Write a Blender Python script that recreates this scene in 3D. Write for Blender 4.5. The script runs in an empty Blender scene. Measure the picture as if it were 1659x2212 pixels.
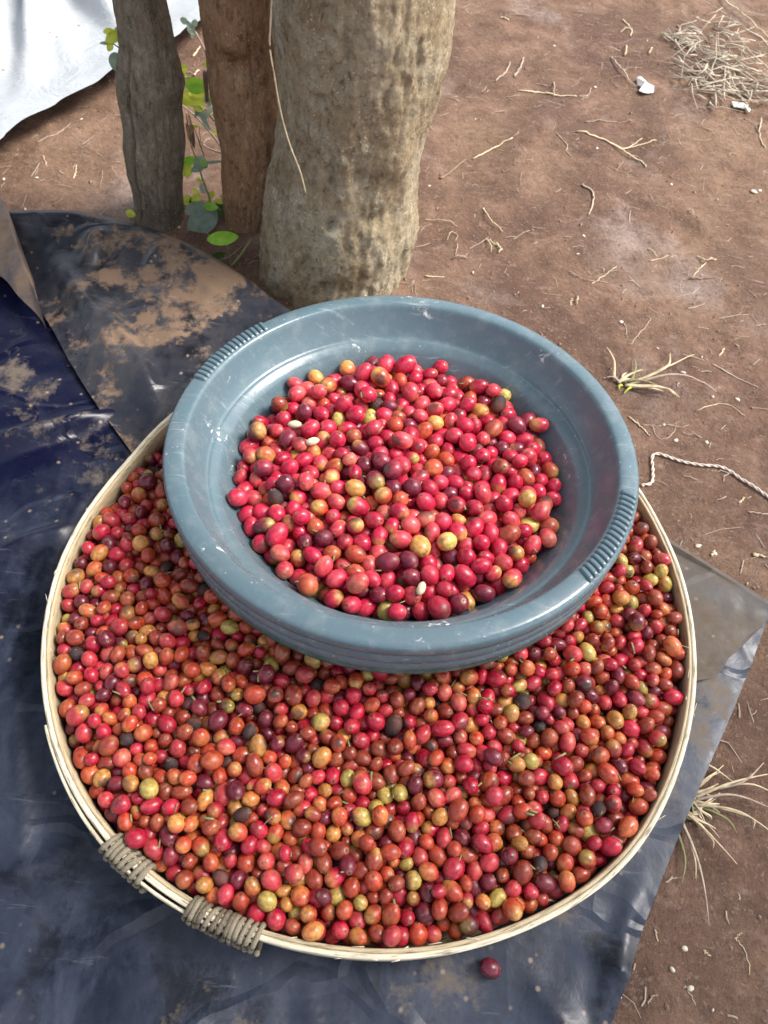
import bpy, math, random
import numpy as np
from mathutils import Vector, Matrix, Quaternion

random.seed(7)
rng = np.random.default_rng(11)
R_ = math.radians
scene = bpy.context.scene
col = scene.collection

# ------------------------------------------------------------------ camera
CAM_H, PITCH, ROLL, FPX = 0.635811756, 1.00202602, 0.0937154363, 740.0
cam_d = bpy.data.cameras.new('camera')
cam = bpy.data.objects.new('camera', cam_d)
col.objects.link(cam)
cp, sp = math.cos(PITCH), math.sin(PITCH)
cr, sr = math.cos(ROLL), math.sin(ROLL)
RIGHT0, UP0, FWD = Vector((1, 0, 0)), Vector((0, sp, cp)), Vector((0, cp, -sp))
cx_ = cr * RIGHT0 + sr * UP0
cy_ = -sr * RIGHT0 + cr * UP0
m = Matrix((cx_, cy_, -FWD)).transposed().to_4x4()
m.translation = Vector((0, 0, CAM_H))
cam.matrix_world = m
cam_d.sensor_fit = 'VERTICAL'
cam_d.sensor_height = 36.0
cam_d.sensor_width = 27.0
cam_d.lens = FPX / 1024 * 36.0
cam_d.clip_start = 0.01
cam_d.clip_end = 500
cam_d.dof.use_dof = True
cam_d.dof.focus_distance = 0.60
cam_d.dof.aperture_fstop = 14.0
scene.camera = cam

# ------------------------------------------------------------------ light
SUN_AZ, SUN_EL = 80.0, 50.0          # azimuth from +Y towards +X, elevation
world = bpy.data.worlds.new('World')
scene.world = world
world.use_nodes = True
wn = world.node_tree
bg = wn.nodes['Background']
sky = wn.nodes.new('ShaderNodeTexSky')
sky.sky_type = 'NISHITA'
sky.sun_disc = False
sky.sun_elevation = R_(SUN_EL)
sky.sun_rotation = R_(SUN_AZ)
sky.air_density = 1.0
sky.dust_density = 4.0
sky.ozone_density = 1.0
hsv = wn.nodes.new('ShaderNodeHueSaturation')      # thin even cloud takes most of the blue out of the sky
hsv.inputs['Saturation'].default_value = 0.40
wn.links.new(sky.outputs[0], hsv.inputs['Color'])
wn.links.new(hsv.outputs[0], bg.inputs[0])
bg.inputs[1].default_value = 0.15
sun_d = bpy.data.lights.new('sun', 'SUN')
sun_d.energy = 2.4
sun_d.angle = R_(20)
sun_d.color = (1.0, 0.95, 0.88)
sun = bpy.data.objects.new('sun', sun_d)
col.objects.link(sun)
sdir = Vector((math.sin(R_(SUN_AZ)) * math.cos(R_(SUN_EL)), math.cos(R_(SUN_AZ)) * math.cos(R_(SUN_EL)), math.sin(R_(SUN_EL))))
sun.rotation_euler = sdir.to_track_quat('Z', 'Y').to_euler()
scene.view_settings.view_transform = 'Standard'
scene.view_settings.look = 'None'
scene.view_settings.exposure = 1.15
scene.view_settings.gamma = 1.0

# ------------------------------------------------------------------ layout helpers
# points read off the picture (1659 px wide) are turned into places on a level plane or on an upright plane
PS = 768 / 1659.0


def ray(px, py):
    x = (px * PS - 384) / FPX
    y = -(py * PS - 512) / FPX
    return FWD + cx_ * x + cy_ * y


def gp(px, py, z=0.0):
    d = ray(px, py)
    t = (z - CAM_H) / d.z
    return Vector((d.x * t, d.y * t, z))


def vp(px, py, Y):
    d = ray(px, py)
    t = Y / d.y
    return Vector((d.x * t, Y, CAM_H + d.z * t))


# smooth value noise on numpy arrays
_perm = np.random.default_rng(5).random((64, 64, 64)).astype(np.float32)


def vnoise(x, y, z):
    xi, yi, zi = np.floor(x).astype(int), np.floor(y).astype(int), np.floor(z).astype(int)
    fx, fy, fz = x - xi, y - yi, z - zi
    fx, fy, fz = [t * t * (3 - 2 * t) for t in (fx, fy, fz)]
    o = 0
    for a in (0, 1):
        for b in (0, 1):
            for c in (0, 1):
                w = (fx if a else 1 - fx) * (fy if b else 1 - fy) * (fz if c else 1 - fz)
                o = o + w * _perm[(xi + a) & 63, (yi + b) & 63, (zi + c) & 63]
    return o * 2 - 1


def fbm(x, y, z=0.0, o=4, g=0.5):
    x, y = np.asarray(x, float), np.asarray(y, float)
    z = np.zeros_like(x) + z
    s, a, f = 0, 1.0, 1.0
    for i in range(o):
        s = s + a * vnoise(x * f + 17.3 * i, y * f + 5.1 * i, z * f + 9.7 * i)
        a *= g
        f *= 2.03
    return s


def sstep(a, b, x):
    t = np.clip((np.asarray(x, float) - a) / (b - a), 0, 1)
    return t * t * (3 - 2 * t)


# ------------------------------------------------------------------ object helpers
def tag(o, label=None, cat=None, group=None, kind=None):
    if label: o['label'] = label
    if cat: o['category'] = cat
    if group: o['group'] = group
    if kind: o['kind'] = kind
    return o


def empty(name, loc=(0, 0, 0)):
    o = bpy.data.objects.new(name, None)
    o.empty_display_size = 0.02
    col.objects.link(o)
    o.location = loc
    return o


def mesh_obj(name, V, F, mat, parent=None, smooth=True, loc=None):
    me = bpy.data.meshes.new(name)
    me.from_pydata([tuple(v) for v in V], [], [tuple(f) for f in F])
    me.update()
    if smooth:
        me.polygons.foreach_set('use_smooth', [True] * len(me.polygons))
    if mat: me.materials.append(mat)
    o = bpy.data.objects.new(name, me)
    col.objects.link(o)
    if parent: o.parent = parent
    if loc is not None: o.location = loc
    return o


def based(name, V, F, mat, parent=None, smooth=True):
    """mesh object with its origin at the bottom middle of its vertices"""
    V = np.asarray(V, float)
    b = V.mean(0)
    b[2] = V[:, 2].min()
    return mesh_obj(name, V - b, F, mat, parent, smooth, loc=tuple(b))


def grid_faces(nu, nv, wrap_u=False, off=0):
    F = []
    for i in range(nu if wrap_u else nu - 1):
        for j in range(nv - 1):
            a = i * nv + j
            b = ((i + 1) % nu) * nv + j
            F.append((off + a, off + b, off + b + 1, off + a + 1))
    return F


def lathe(profile, n, rfun=None):
    """profile: (r, z) list; returns verts (angle-major) and faces"""
    V = []
    k = len(profile)
    for i in range(n):
        t = 2 * math.pi * i / n
        d = rfun(t) if rfun else 0
        for r, z in profile:
            V.append(((r + d) * math.cos(t), (r + d) * math.sin(t), z))
    return V, grid_faces(n, k, True)


def catmull(pts, n):
    P = [np.array(p, float) for p in pts]
    P = [2 * P[0] - P[1]] + P + [2 * P[-1] - P[-2]]
    out = []
    m_ = len(P) - 3
    for k in range(n):
        t = k / (n - 1) * m_
        i = min(int(t), m_ - 1)
        t -= i
        a, b, c, d = P[i:i + 4]
        out.append(0.5 * (2 * b + (c - a) * t + (2 * a - 5 * b + 4 * c - d) * t * t + (3 * b - a - 3 * c + d) * t ** 3))
    return np.array(out)


def tube(pts, rad, sides=6, flat=1.0):
    """closed tube along points; rad scalar or per point; flat squashes it along the vertical"""
    P = np.asarray(pts, float)
    n = len(P)
    rad = np.broadcast_to(np.asarray(rad, float), (n,))
    T = np.gradient(P, axis=0)
    T /= np.linalg.norm(T, axis=1)[:, None] + 1e-12
    V, F = [], []
    for i in range(n):
        up = np.array([0, 0, 1.0]) if abs(T[i][2]) < 0.9 else np.array([0, 1.0, 0])
        s = np.cross(T[i], up); s /= np.linalg.norm(s)
        u = np.cross(s, T[i])
        for k in range(sides):
            a = 2 * math.pi * k / sides
            V.append(P[i] + rad[i] * (math.cos(a) * s + flat * math.sin(a) * u))
    for i in range(n - 1):
        for k in range(sides):
            k2 = (k + 1) % sides
            F.append((i * sides + k, i * sides + k2, (i + 1) * sides + k2, (i + 1) * sides + k))
    F.append(tuple(range(sides - 1, -1, -1)))
    F.append(tuple((n - 1) * sides + k for k in range(sides)))
    return V, F


# ------------------------------------------------------------------ materials
class MatB:
    def __init__(s, name, rough=0.8, spec=0.5):
        s.m = bpy.data.materials.new(name)
        s.m.use_nodes = True
        s.nt = s.m.node_tree
        s.b = s.nt.nodes['Principled BSDF']
        s.b.inputs['Roughness'].default_value = rough
        s.b.inputs['Specular IOR Level'].default_value = spec
        s.tc = s.nt.nodes.new('ShaderNodeTexCoord')
        s.vec = s.tc.outputs['Object']

    def n(s, t, **k):
        o = s.nt.nodes.new(t)
        for a, v in k.items(): setattr(o, a, v)
        return o

    def l(s, a, b): s.nt.links.new(a, b)

    def scaled(s, sx, sy, sz, vec=None):
        mp = s.n('ShaderNodeMapping')
        mp.inputs['Scale'].default_value = (sx, sy, sz)
        s.l(vec or s.vec, mp.inputs[0])
        return mp.outputs[0]

    def noise(s, scale, detail=4, rough=0.55, dist=0.0, vec=None):
        o = s.n('ShaderNodeTexNoise')
        o.inputs['Scale'].default_value = scale
        o.inputs['Detail'].default_value = detail
        o.inputs['Roughness'].default_value = rough
        o.inputs['Distortion'].default_value = dist
        s.l(vec or s.vec, o.inputs['Vector'])
        return o.outputs['Fac']

    def vor(s, scale, feat='F1', vec=None, rnd=1.0):
        o = s.n('ShaderNodeTexVoronoi', feature=feat)
        o.inputs['Scale'].default_value = scale
        o.inputs['Randomness'].default_value = rnd
        s.l(vec or s.vec, o.inputs['Vector'])
        return o.outputs['Distance']

    def ramp(s, fac, stops):
        o = s.n('ShaderNodeValToRGB')
        e = o.color_ramp.elements
        while len(e) < len(stops): e.new(0.5)
        for i, (p, c) in enumerate(stops):
            e[i].position = p
            e[i].color = (*c, 1) if isinstance(c, tuple) else (c, c, c, 1)
        s.l(fac, o.inputs[0])
        return o.outputs[0]

    def mix(s, fac, a, b, mode='MIX'):
        o = s.n('ShaderNodeMix', data_type='RGBA', blend_type=mode)
        for sock, v in ((o.inputs['Factor'], fac), (o.inputs['A'], a), (o.inputs['B'], b)):
            if hasattr(v, 'is_linked'): s.l(v, sock)
            elif isinstance(v, tuple): sock.default_value = (*v, 1)
            else: sock.default_value = v
        return o.outputs['Result']

    def math(s, op, a, b=0.0):
        o = s.n('ShaderNodeMath', operation=op)
        for i, v in enumerate((a, b)):
            if hasattr(v, 'is_linked'): s.l(v, o.inputs[i])
            else: o.inputs[i].default_value = v
        return o.outputs[0]

    def color(s, c):
        if hasattr(c, 'is_linked'): s.l(c, s.b.inputs['Base Color'])
        else: s.b.inputs['Base Color'].default_value = (*c, 1)

    def rough(s, c): s.l(c, s.b.inputs['Roughness'])

    def bump(s, h, dist=0.001, strength=1.0):
        o = s.n('ShaderNodeBump')
        o.inputs['Distance'].default_value = dist
        o.inputs['Strength'].default_value = strength
        s.l(h, o.inputs['Height'])
        prev = s.b.inputs['Normal']
        if prev.is_linked: s.l(prev.links[0].from_socket, o.inputs['Normal'])
        s.l(o.outputs[0], s.b.inputs['Normal'])


def mat_soil():
    k = MatB('soil', 0.9, 0.25)
    big = k.noise(2.6, 4, 0.6)
    mid = k.noise(14, 6, 0.65, 0.4)
    fine = k.noise(130, 5, 0.7)
    c = k.ramp(mid, [(0.3, (0.090, 0.050, 0.035)), (0.5, (0.175, 0.101, 0.070)), (0.72, (0.275, 0.172, 0.124))])
    c = k.mix(k.ramp(big, [(0.42, 0.0), (0.62, 1.0)]), c, k.mix(0.45, c, (0.32, 0.205, 0.13)))
    c = k.mix(k.ramp(k.noise(4.2, 6, 0.65, 0.6), [(0.40, 0.6), (0.52, 0.0)]), c, (0.095, 0.052, 0.037))     # damp trodden patches
    # pale ashy patches
    ash = k.ramp(k.noise(3.7, 5, 0.6, 0.5, k.scaled(1.2, 1.0, 1)), [(0.56, 0.0), (0.70, 0.75)])
    c = k.mix(ash, c, (0.35, 0.28, 0.25))
    c = k.mix(k.ramp(fine, [(0.34, 0.5), (0.5, 0.0)]), c, (0.090, 0.054, 0.040))
    sp_ = k.ramp(k.vor(260), [(0.0, 1.0), (0.10, 0.0)])
    c = k.mix(k.math('MULTIPLY', sp_, k.ramp(k.noise(40, 2), [(0.5, 0.0), (0.62, 0.9)])), c, (0.42, 0.32, 0.24))
    c = k.mix(k.ramp(k.noise(34, 6, 0.72, 0.6), [(0.34, 0.55), (0.47, 0.0)]), c, (0.105, 0.062, 0.046))
    c = k.mix(k.ramp(k.noise(1.0, 6, 0.75, 0.4, k.scaled(38, 75, 40)), [(0.56, 0.0), (0.70, 0.5)]), c, (0.36, 0.26, 0.205))
    c = k.mix(k.ramp(k.noise(210, 5, 0.75), [(0.56, 0.0), (0.68, 0.45)]), c, (0.40, 0.30, 0.245))
    c = k.mix(k.ramp(k.noise(170, 5, 0.75), [(0.33, 0.6), (0.43, 0.0)]), c, (0.075, 0.046, 0.036))
    k.color(c)
    k.bump(k.noise(55, 6, 0.75), 0.007, 1.0)
    k.bump(k.noise(230, 5, 0.78), 0.0024, 1.0)
    return k.m


def mat_tarp(name, base, dust, mud, mudlo, mudhi, rough0=0.30, shade_hollow=None):
    k = MatB(name, 0.4, 0.32)
    n1 = k.noise(7.0, 9, 0.70, 0.2)
    n2 = k.noise(21, 9, 0.74, 0.2)
    n3 = k.noise(95, 6, 0.75)
    c = k.mix(k.ramp(n1, [(0.36, 0.0), (0.66, 1.0)]), base, dust)
    c = k.mix(k.ramp(k.noise(1.0, 7, 0.72, 0.5, k.scaled(16, 5, 10)), [(0.48, 0.0), (0.66, 0.7)]), c, tuple(x * 1.25 for x in dust))
    c = k.mix(k.ramp(k.noise(11, 8, 0.72, 0.25), [(0.52, 0.0), (0.60, 0.8)]), c, tuple(x * 0.35 for x in base))
    if shade_hollow:                                     # shade of the left hollow, painted into the colour as near-black navy
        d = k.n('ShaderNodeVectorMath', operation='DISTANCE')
        k.l(k.scaled(1, 1, 0), d.inputs[0]); d.inputs[1].default_value = (shade_hollow[0], shade_hollow[1], 0)
        shade_mask = k.ramp(k.math('ADD', d.outputs['Value'], k.math('MULTIPLY', k.math('SUBTRACT', n1, 0.5), 0.35)), [(shade_hollow[2] * 0.75, 1.0), (shade_hollow[2] * 1.25, 0.0)])
        c = k.mix(shade_mask, c, (0.003, 0.004, 0.020))
    mask = k.ramp(k.mix(0.42, n1, n2), [(mudlo, 0.0), (mudhi, 1.0)])
    mask = k.math('MULTIPLY', mask, k.ramp(n3, [(0.25, 0.55), (0.5, 1.0)]))
    c = k.mix(mask, c, k.mix(n3, mud, tuple(x * 0.6 for x in mud)))
    # dried mud flecks and pale scuffs
    fl = k.math('MULTIPLY', k.ramp(k.vor(62), [(0.05, 1.0), (0.15, 0.0)]), k.ramp(k.noise(9, 3), [(0.48, 0.0), (0.58, 0.85)]))
    c = k.mix(fl, c, (0.26, 0.20, 0.155))
    sc = k.ramp(k.noise(30, 6, 0.7, 0.3, k.scaled(0.35, 3.5, 1)), [(0.62, 0.0), (0.76, 0.45)])
    c = k.mix(sc, c, (0.24, 0.25, 0.27))
    k.color(c)
    k.rough(k.math('ADD', k.math('MULTIPLY', mask, 0.35), k.math('ADD', k.math('MULTIPLY', n3, 0.30), rough0 - 0.12)))
    k.bump(k.noise(20, 4, 0.5, 0.8), 0.003, 0.35)
    wv = k.n('ShaderNodeVectorMath', operation='ADD')                 # crumple facets and sharp crease lines of thin plastic
    nz = k.n('ShaderNodeTexNoise'); nz.inputs['Scale'].default_value = 9.0; k.l(k.vec, nz.inputs['Vector'])
    sc_ = k.n('ShaderNodeVectorMath', operation='SCALE'); k.l(nz.outputs['Color'], sc_.inputs[0]); sc_.inputs['Scale'].default_value = 0.09
    k.l(k.vec, wv.inputs[0]); k.l(sc_.outputs[0], wv.inputs[1])
    k.bump(k.vor(13, 'F1', k.scaled(1.0, 0.55, 1, wv.outputs[0])), 0.010, 0.30)
    k.bump(k.ramp(k.vor(8, 'DISTANCE_TO_EDGE', k.scaled(0.6, 1.2, 1, wv.outputs[0])), [(0.0, 1.0), (0.05, 0.0)]), 0.0022, 0.5)
    k.bump(n3, 0.0006, 0.35)
    return k.m


def mat_white_tarp():
    k = MatB('white_tarp', 0.45, 0.5)
    c = k.mix(k.ramp(k.noise(6, 5, 0.6, 0.8), [(0.45, 0.0), (0.75, 0.6)]), (0.36, 0.385, 0.41), (0.27, 0.28, 0.29))
    sp_ = k.math('MULTIPLY', k.ramp(k.vor(45), [(0.06, 1.0), (0.16, 0.0)]), k.ramp(k.noise(14, 4), [(0.56, 0.0), (0.64, 1.0)]))
    c = k.mix(sp_, c, (0.16, 0.14, 0.12))
    k.color(c)
    k.bump(k.noise(12, 5, 0.6, 0.6), 0.010, 0.9)
    return k.m


def mat_bark(name, dark, mid, light, lichen, stretch=(9, 9, 3.5), lich=0.6):
    k = MatB(name, 0.9, 0.25)
    n1 = k.noise(1.0, 7, 0.65, 0.8, k.scaled(*stretch))
    n2 = k.noise(1.0, 8, 0.75, 0.3, k.scaled(120, 120, 80))
    c = k.ramp(n1, [(0.28, dark), (0.5, mid), (0.74, light)])
    c = k.mix(k.ramp(n2, [(0.36, 0.7), (0.47, 0.0)]), c, tuple(x * 0.45 for x in dark))
    c = k.mix(k.ramp(n2, [(0.54, 0.0), (0.68, 0.6)]), c, tuple(min(1, x * 1.5) for x in light))
    li = k.math('MULTIPLY', k.ramp(k.noise(17, 6, 0.7, 0.8), [(0.46, 0.0), (0.66, lich)]), k.ramp(n2, [(0.38, 0.2), (0.58, 1.0)]))
    c = k.mix(li, c, lichen)
    moss = k.ramp(k.noise(5.5, 5, 0.65, 0.6), [(0.62, 0.0), (0.74, 0.40)])
    c = k.mix(moss, c, (0.150, 0.140, 0.055))
    crack = k.ramp(k.noise(1.0, 5, 0.6, 1.4, k.scaled(26, 26, 15)), [(0.28, 0.8), (0.33, 0.0)])
    c = k.mix(crack, c, tuple(x * 0.35 for x in dark))
    fl = k.math('MULTIPLY', k.ramp(k.vor(210), [(0.10, 1.0), (0.30, 0.0)]), k.ramp(k.noise(33, 3), [(0.48, 0.0), (0.60, 0.75)]))
    c = k.mix(fl, c, tuple(min(1, x * 1.35) for x in lichen))
    k.color(c)
    k.bump(k.noise(1.0, 8, 0.72, 0.5, k.scaled(60, 60, 34)), 0.013, 1.0)
    k.bump(k.noise(300, 5, 0.75), 0.0026, 1.0)
    return k.m


def mat_plastic(name, base, chips=True):
    k = MatB(name, 0.33, 0.5)
    n1 = k.noise(13, 5, 0.6, 0.4)
    c = k.mix(k.ramp(n1, [(0.35, 0.0), (0.7, 1.0)]), base, tuple(x * 0.78 + 0.03 for x in base))
    dust = k.ramp(k.noise(45, 6, 0.7), [(0.5, 0.0), (0.8, 0.4)])
    c = k.mix(dust, c, (0.30, 0.33, 0.34))
    scr = k.ramp(k.noise(60, 4, 0.65, 0.4, k.scaled(0.25, 6, 1.0)), [(0.62, 0.0), (0.70, 0.40)])
    c = k.mix(scr, c, (0.42, 0.45, 0.47))
    if chips:
        ch = k.math('MULTIPLY', k.ramp(k.noise(95, 5, 0.7, 0.5), [(0.59, 0.0), (0.62, 0.9)]), k.ramp(k.noise(16, 3, 0.6), [(0.60, 0.0), (0.65, 1.0)]))
        c = k.mix(ch, c, (0.72, 0.73, 0.72))
        dots = k.math('MULTIPLY', k.ramp(k.vor(170), [(0.06, 0.8), (0.11, 0.0)]), k.ramp(k.noise(22, 3), [(0.54, 0.0), (0.60, 1.0)]))
        c = k.mix(dots, c, (0.66, 0.68, 0.68))
    k.color(c)
    k.rough(k.math('ADD', k.math('MULTIPLY', k.noise(70, 5, 0.65), 0.26), 0.12))
    k.bump(k.noise(160, 4, 0.6), 0.0003, 0.6)
    return k.m


def mat_bamboo(name, a, b, dark, across=False):
    k = MatB(name, 0.6, 0.35)
    # fibres run round the hoop: use radius and height as the fine directions
    sep = k.n('ShaderNodeSeparateXYZ')
    k.l(k.vec, sep.inputs[0])
    r = k.math('SQRT', k.math('ADD', k.math('MULTIPLY', sep.outputs[0], sep.outputs[0]), k.math('MULTIPLY', sep.outputs[1], sep.outputs[1])))
    ang = k.math('ARCTAN2', sep.outputs[1], sep.outputs[0])
    cb = k.n('ShaderNodeCombineXYZ')
    k.l(k.math('MULTIPLY', r, 900.0), cb.inputs[0])
    k.l(k.math('MULTIPLY', ang, 14.0), cb.inputs[1])
    k.l(k.math('MULTIPLY', sep.outputs[2], 420.0), cb.inputs[2])
    f1 = k.noise(1.0, 5, 0.6, 0.3, cb.outputs[0])
    c = k.mix(k.ramp(f1, [(0.3, 0.0), (0.7, 1.0)]), a, b)
    c = k.mix(k.ramp(f1, [(0.36, 0.9), (0.44, 0.0)]), c, dark)
    c = k.mix(k.ramp(k.noise(16, 5, 0.6, 0.5), [(0.54, 0.0), (0.76, 0.65)]), c, tuple(x * 0.55 for x in a))
    k.color(c)
    k.bump(f1, 0.0006, 0.8)
    return k.m


def mat_fibre(name, a, b, scale=(300, 300, 300), rough=0.75, sub=0.0):
    k = MatB(name, rough, 0.3)
    k.color(k.mix(k.ramp(k.noise(1.0, 4, 0.6, 0.2, k.scaled(*scale)), [(0.3, 0.0), (0.7, 1.0)]), a, b))
    k.bump(k.noise(1.0, 4, 0.6, 0.2, k.scaled(*scale)), 0.0004, 0.7)
    return k.m


def mat_leaf(name, a, b):
    k = MatB(name, 0.5, 0.35)
    c = k.mix(k.ramp(k.noise(120, 4, 0.6), [(0.35, 0.0), (0.65, 1.0)]), a, b)
    k.color(c)
    tr = k.n('ShaderNodeBsdfTranslucent')
    k.l(c, tr.inputs[0])
    mx = k.n('ShaderNodeMixShader')
    mx.inputs[0].default_value = 0.42
    k.l(k.b.outputs[0], mx.inputs[1])
    k.l(tr.outputs[0], mx.inputs[2])
    k.l(mx.outputs[0], k.nt.nodes['Material Output'].inputs['Surface'])
    return k.m


def mat_cherry():
    k = MatB('cherry_skin', 0.4, 0.5)
    at = k.n('ShaderNodeAttribute', attribute_name='Col')
    c = at.outputs['Color']
    pos = k.n('ShaderNodeNewGeometry').outputs['Position']
    n1 = k.noise(330, 4, 0.6, 0.2, pos)
    n2 = k.noise(1500, 3, 0.6, 0.0, pos)
    c = k.mix(k.ramp(n1, [(0.38, 0.55), (0.58, 0.0)]), c, k.mix(1.0, c, (0.50, 0.42, 0.48), 'MULTIPLY'))
    # corky scars and bloom
    c = k.mix(k.ramp(k.noise(190, 4, 0.65, 0.8, pos), [(0.64, 0.0), (0.70, 0.6)]), c, (0.36, 0.24, 0.13))
    c = k.mix(k.ramp(k.vor(420, 'F1', pos), [(0.06, 0.55), (0.13, 0.0)]), c, (0.40, 0.26, 0.15))
    k.color(c)
    k.rough(k.math('ADD', k.math('MULTIPLY', n1, 0.22), k.math('ADD', k.math('MULTIPLY', n2, 0.06), k.math('MULTIPLY', at.outputs['Alpha'], 1.0))))
    k.b.inputs['Subsurface Weight'].default_value = 0.10
    k.b.inputs['Subsurface Radius'].default_value = (0.003, 0.001, 0.0007)
    k.bump(n2, 0.00012, 0.6)
    return k.m


M = {
    'soil': mat_soil(),
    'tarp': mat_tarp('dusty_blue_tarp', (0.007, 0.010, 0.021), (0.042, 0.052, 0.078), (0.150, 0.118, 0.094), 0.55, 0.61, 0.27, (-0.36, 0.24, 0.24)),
    'flap': mat_tarp('muddy_tarp_flap', (0.015, 0.018, 0.029), (0.050, 0.047, 0.050), (0.230, 0.150, 0.098), 0.505, 0.55, 0.28),
    'flap_dull': mat_tarp('dusty_tarp_corner', (0.055, 0.056, 0.062), (0.120, 0.108, 0.100), (0.120, 0.092, 0.070), 0.42, 0.56, 0.42),
    'flap2': mat_tarp('brown_tarp_edge', (0.050, 0.048, 0.060), (0.15, 0.12, 0.10), (0.25, 0.165, 0.105), 0.42, 0.56, 0.30),
    'white_tarp': mat_white_tarp(),
    'bark_grey': mat_bark('grey_bark', (0.170, 0.128, 0.088), (0.285, 0.225, 0.158), (0.390, 0.325, 0.240), (0.45, 0.42, 0.33), (10, 10, 5)),
    'bark_pale': mat_bark('lichen_bark', (0.260, 0.175, 0.098), (0.440, 0.340, 0.215), (0.550, 0.455, 0.310), (0.64, 0.59, 0.46), (10, 10, 8), 0.8),
    'bark_red': mat_bark('orange_bark', (0.260, 0.125, 0.058), (0.450, 0.255, 0.135), (0.540, 0.345, 0.205), (0.52, 0.40, 0.27), (14, 14, 6), 0.45),
    'plastic': mat_plastic('blue_grey_plastic', (0.088, 0.145, 0.175)),
    'plastic_teal': mat_plastic('teal_plastic', (0.015, 0.085, 0.080), False),
    'bamboo_in': mat_bamboo('bamboo_inner', (0.42, 0.33, 0.20), (0.52, 0.43, 0.28), (0.24, 0.17, 0.10)),
    'bamboo_top': mat_bamboo('bamboo_edge', (0.54, 0.47, 0.34), (0.72, 0.66, 0.52), (0.20, 0.155, 0.10)),
    'rattan': mat_fibre('rattan_binding', (0.15, 0.125, 0.085), (0.29, 0.25, 0.18), (900, 900, 900)),
    'rattan_dark': mat_fibre('old_rattan_binding', (0.075, 0.06, 0.04), (0.20, 0.165, 0.115), (700, 700, 700)),
    'straw': mat_fibre('dry_straw', (0.36, 0.275, 0.17), (0.64, 0.54, 0.37), (120, 120, 120)),
    'heap': mat_fibre('bleached_straw', (0.27, 0.22, 0.16), (0.62, 0.55, 0.44), (55, 55, 55)),
    'straw_grey': mat_fibre('weathered_straw', (0.27, 0.205, 0.16), (0.46, 0.37, 0.295), (120, 120, 120)),
    'twig': mat_fibre('twig_brown', (0.15, 0.09, 0.06), (0.28, 0.19, 0.13), (150, 150, 150)),
    'white': mat_fibre('white_scrap', (0.70, 0.69, 0.66), (0.80, 0.79, 0.77), (80, 80, 80)),
    'husk': mat_fibre('pale_husk', (0.46, 0.38, 0.30), (0.66, 0.60, 0.52), (400, 400, 400)),
    'string': mat_fibre('white_string', (0.52, 0.43, 0.37), (0.72, 0.64, 0.57), (700, 700, 700)),
    'leaf_y': mat_leaf('leaf_yellow_green', (0.46, 0.55, 0.05), (0.60, 0.64, 0.10)),
    'leaf_g': mat_leaf('leaf_bright_green', (0.20, 0.46, 0.03), (0.32, 0.56, 0.06)),
    'leaf_s': mat_leaf('leaf_sage', (0.20, 0.27, 0.20), (0.30, 0.37, 0.29)),
    'leaf_d': mat_leaf('leaf_dark', (0.045, 0.09, 0.025), (0.07, 0.13, 0.03)),
    'stem': mat_fibre('green_stem', (0.16, 0.17, 0.07), (0.28, 0.26, 0.13), (200, 200, 200)),
    'crumb': mat_fibre('soil_crumb', (0.19, 0.12, 0.09), (0.32, 0.22, 0.17), (200, 200, 200), 0.95),
    'cherry': mat_cherry(),
    'bean': mat_fibre('pale_bean', (0.52, 0.46, 0.30), (0.68, 0.62, 0.44), (260, 260, 260), 0.55),
}

# ------------------------------------------------------------------ ground
TC = (0.0003, 0.2906)          # middle of the tray
TARP_Z = 0.008


def graded(a, b, step, far):
    c = list(np.arange(a, b + 1e-6, step))
    d, lo, hi = step, a, b
    L, Rr = [], []
    while hi < far:
        d *= 1.5
        hi += d; lo -= d
        Rr.append(hi); L.append(lo)
    return np.array(L[::-1] + c + Rr)


def ground_z(x, y):
    h = 0.0045 * fbm(x * 3.1, y * 3.1, 0.3, 3) + 0.0042 * fbm(x * 15, y * 15, 2.2, 5, 0.6)
    clod = np.clip(fbm(x * 42, y * 42, 7.7, 2) - 0.22, 0, None) * 0.0055
    near = np.exp(-((x / 2.5) ** 2 + ((y - 0.6) / 2.5) ** 2))
    far_ = 0.10 * fbm(x * 0.05, y * 0.05, 4.4, 3) * (1 - near)
    d = np.hypot(x - TC[0] + 0.1, y - TC[1])
    keep = sstep(0.42, 0.62, d)
    return -0.004 + (h + clod) * (0.25 + 0.75 * keep) + far_


gx, gy = graded(-1.15, 1.15, 0.0085, 120), graded(-0.35, 1.75, 0.0085, 120)
GX, GY = np.meshgrid(gx, gy, indexing='ij')
GZ = ground_z(GX, GY)
GV = np.stack([GX.ravel(), GY.ravel(), GZ.ravel()], 1)


def fast_mesh(name, V, Q, mat, attr=None, tri=False):
    """numpy arrays -> mesh (Q: n x 4 quads or n x 3 triangles)"""
    me = bpy.data.meshes.new(name)
    V = np.asarray(V, np.float32); Q = np.asarray(Q, np.int32)
    k = Q.shape[1]
    me.vertices.add(len(V)); me.vertices.foreach_set('co', V.ravel())
    me.loops.add(Q.size); me.loops.foreach_set('vertex_index', Q.ravel())
    me.polygons.add(len(Q))
    me.polygons.foreach_set('loop_start', np.arange(0, Q.size, k, dtype=np.int32))
    me.polygons.foreach_set('use_smooth', np.ones(len(Q), bool))
    me.update(calc_edges=True)
    if attr is not None:
        a = me.attributes.new('Col', 'FLOAT_COLOR', 'POINT')
        a.data.foreach_set('color', np.asarray(attr, np.float32).ravel())
    me.materials.append(mat)
    return me


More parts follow.
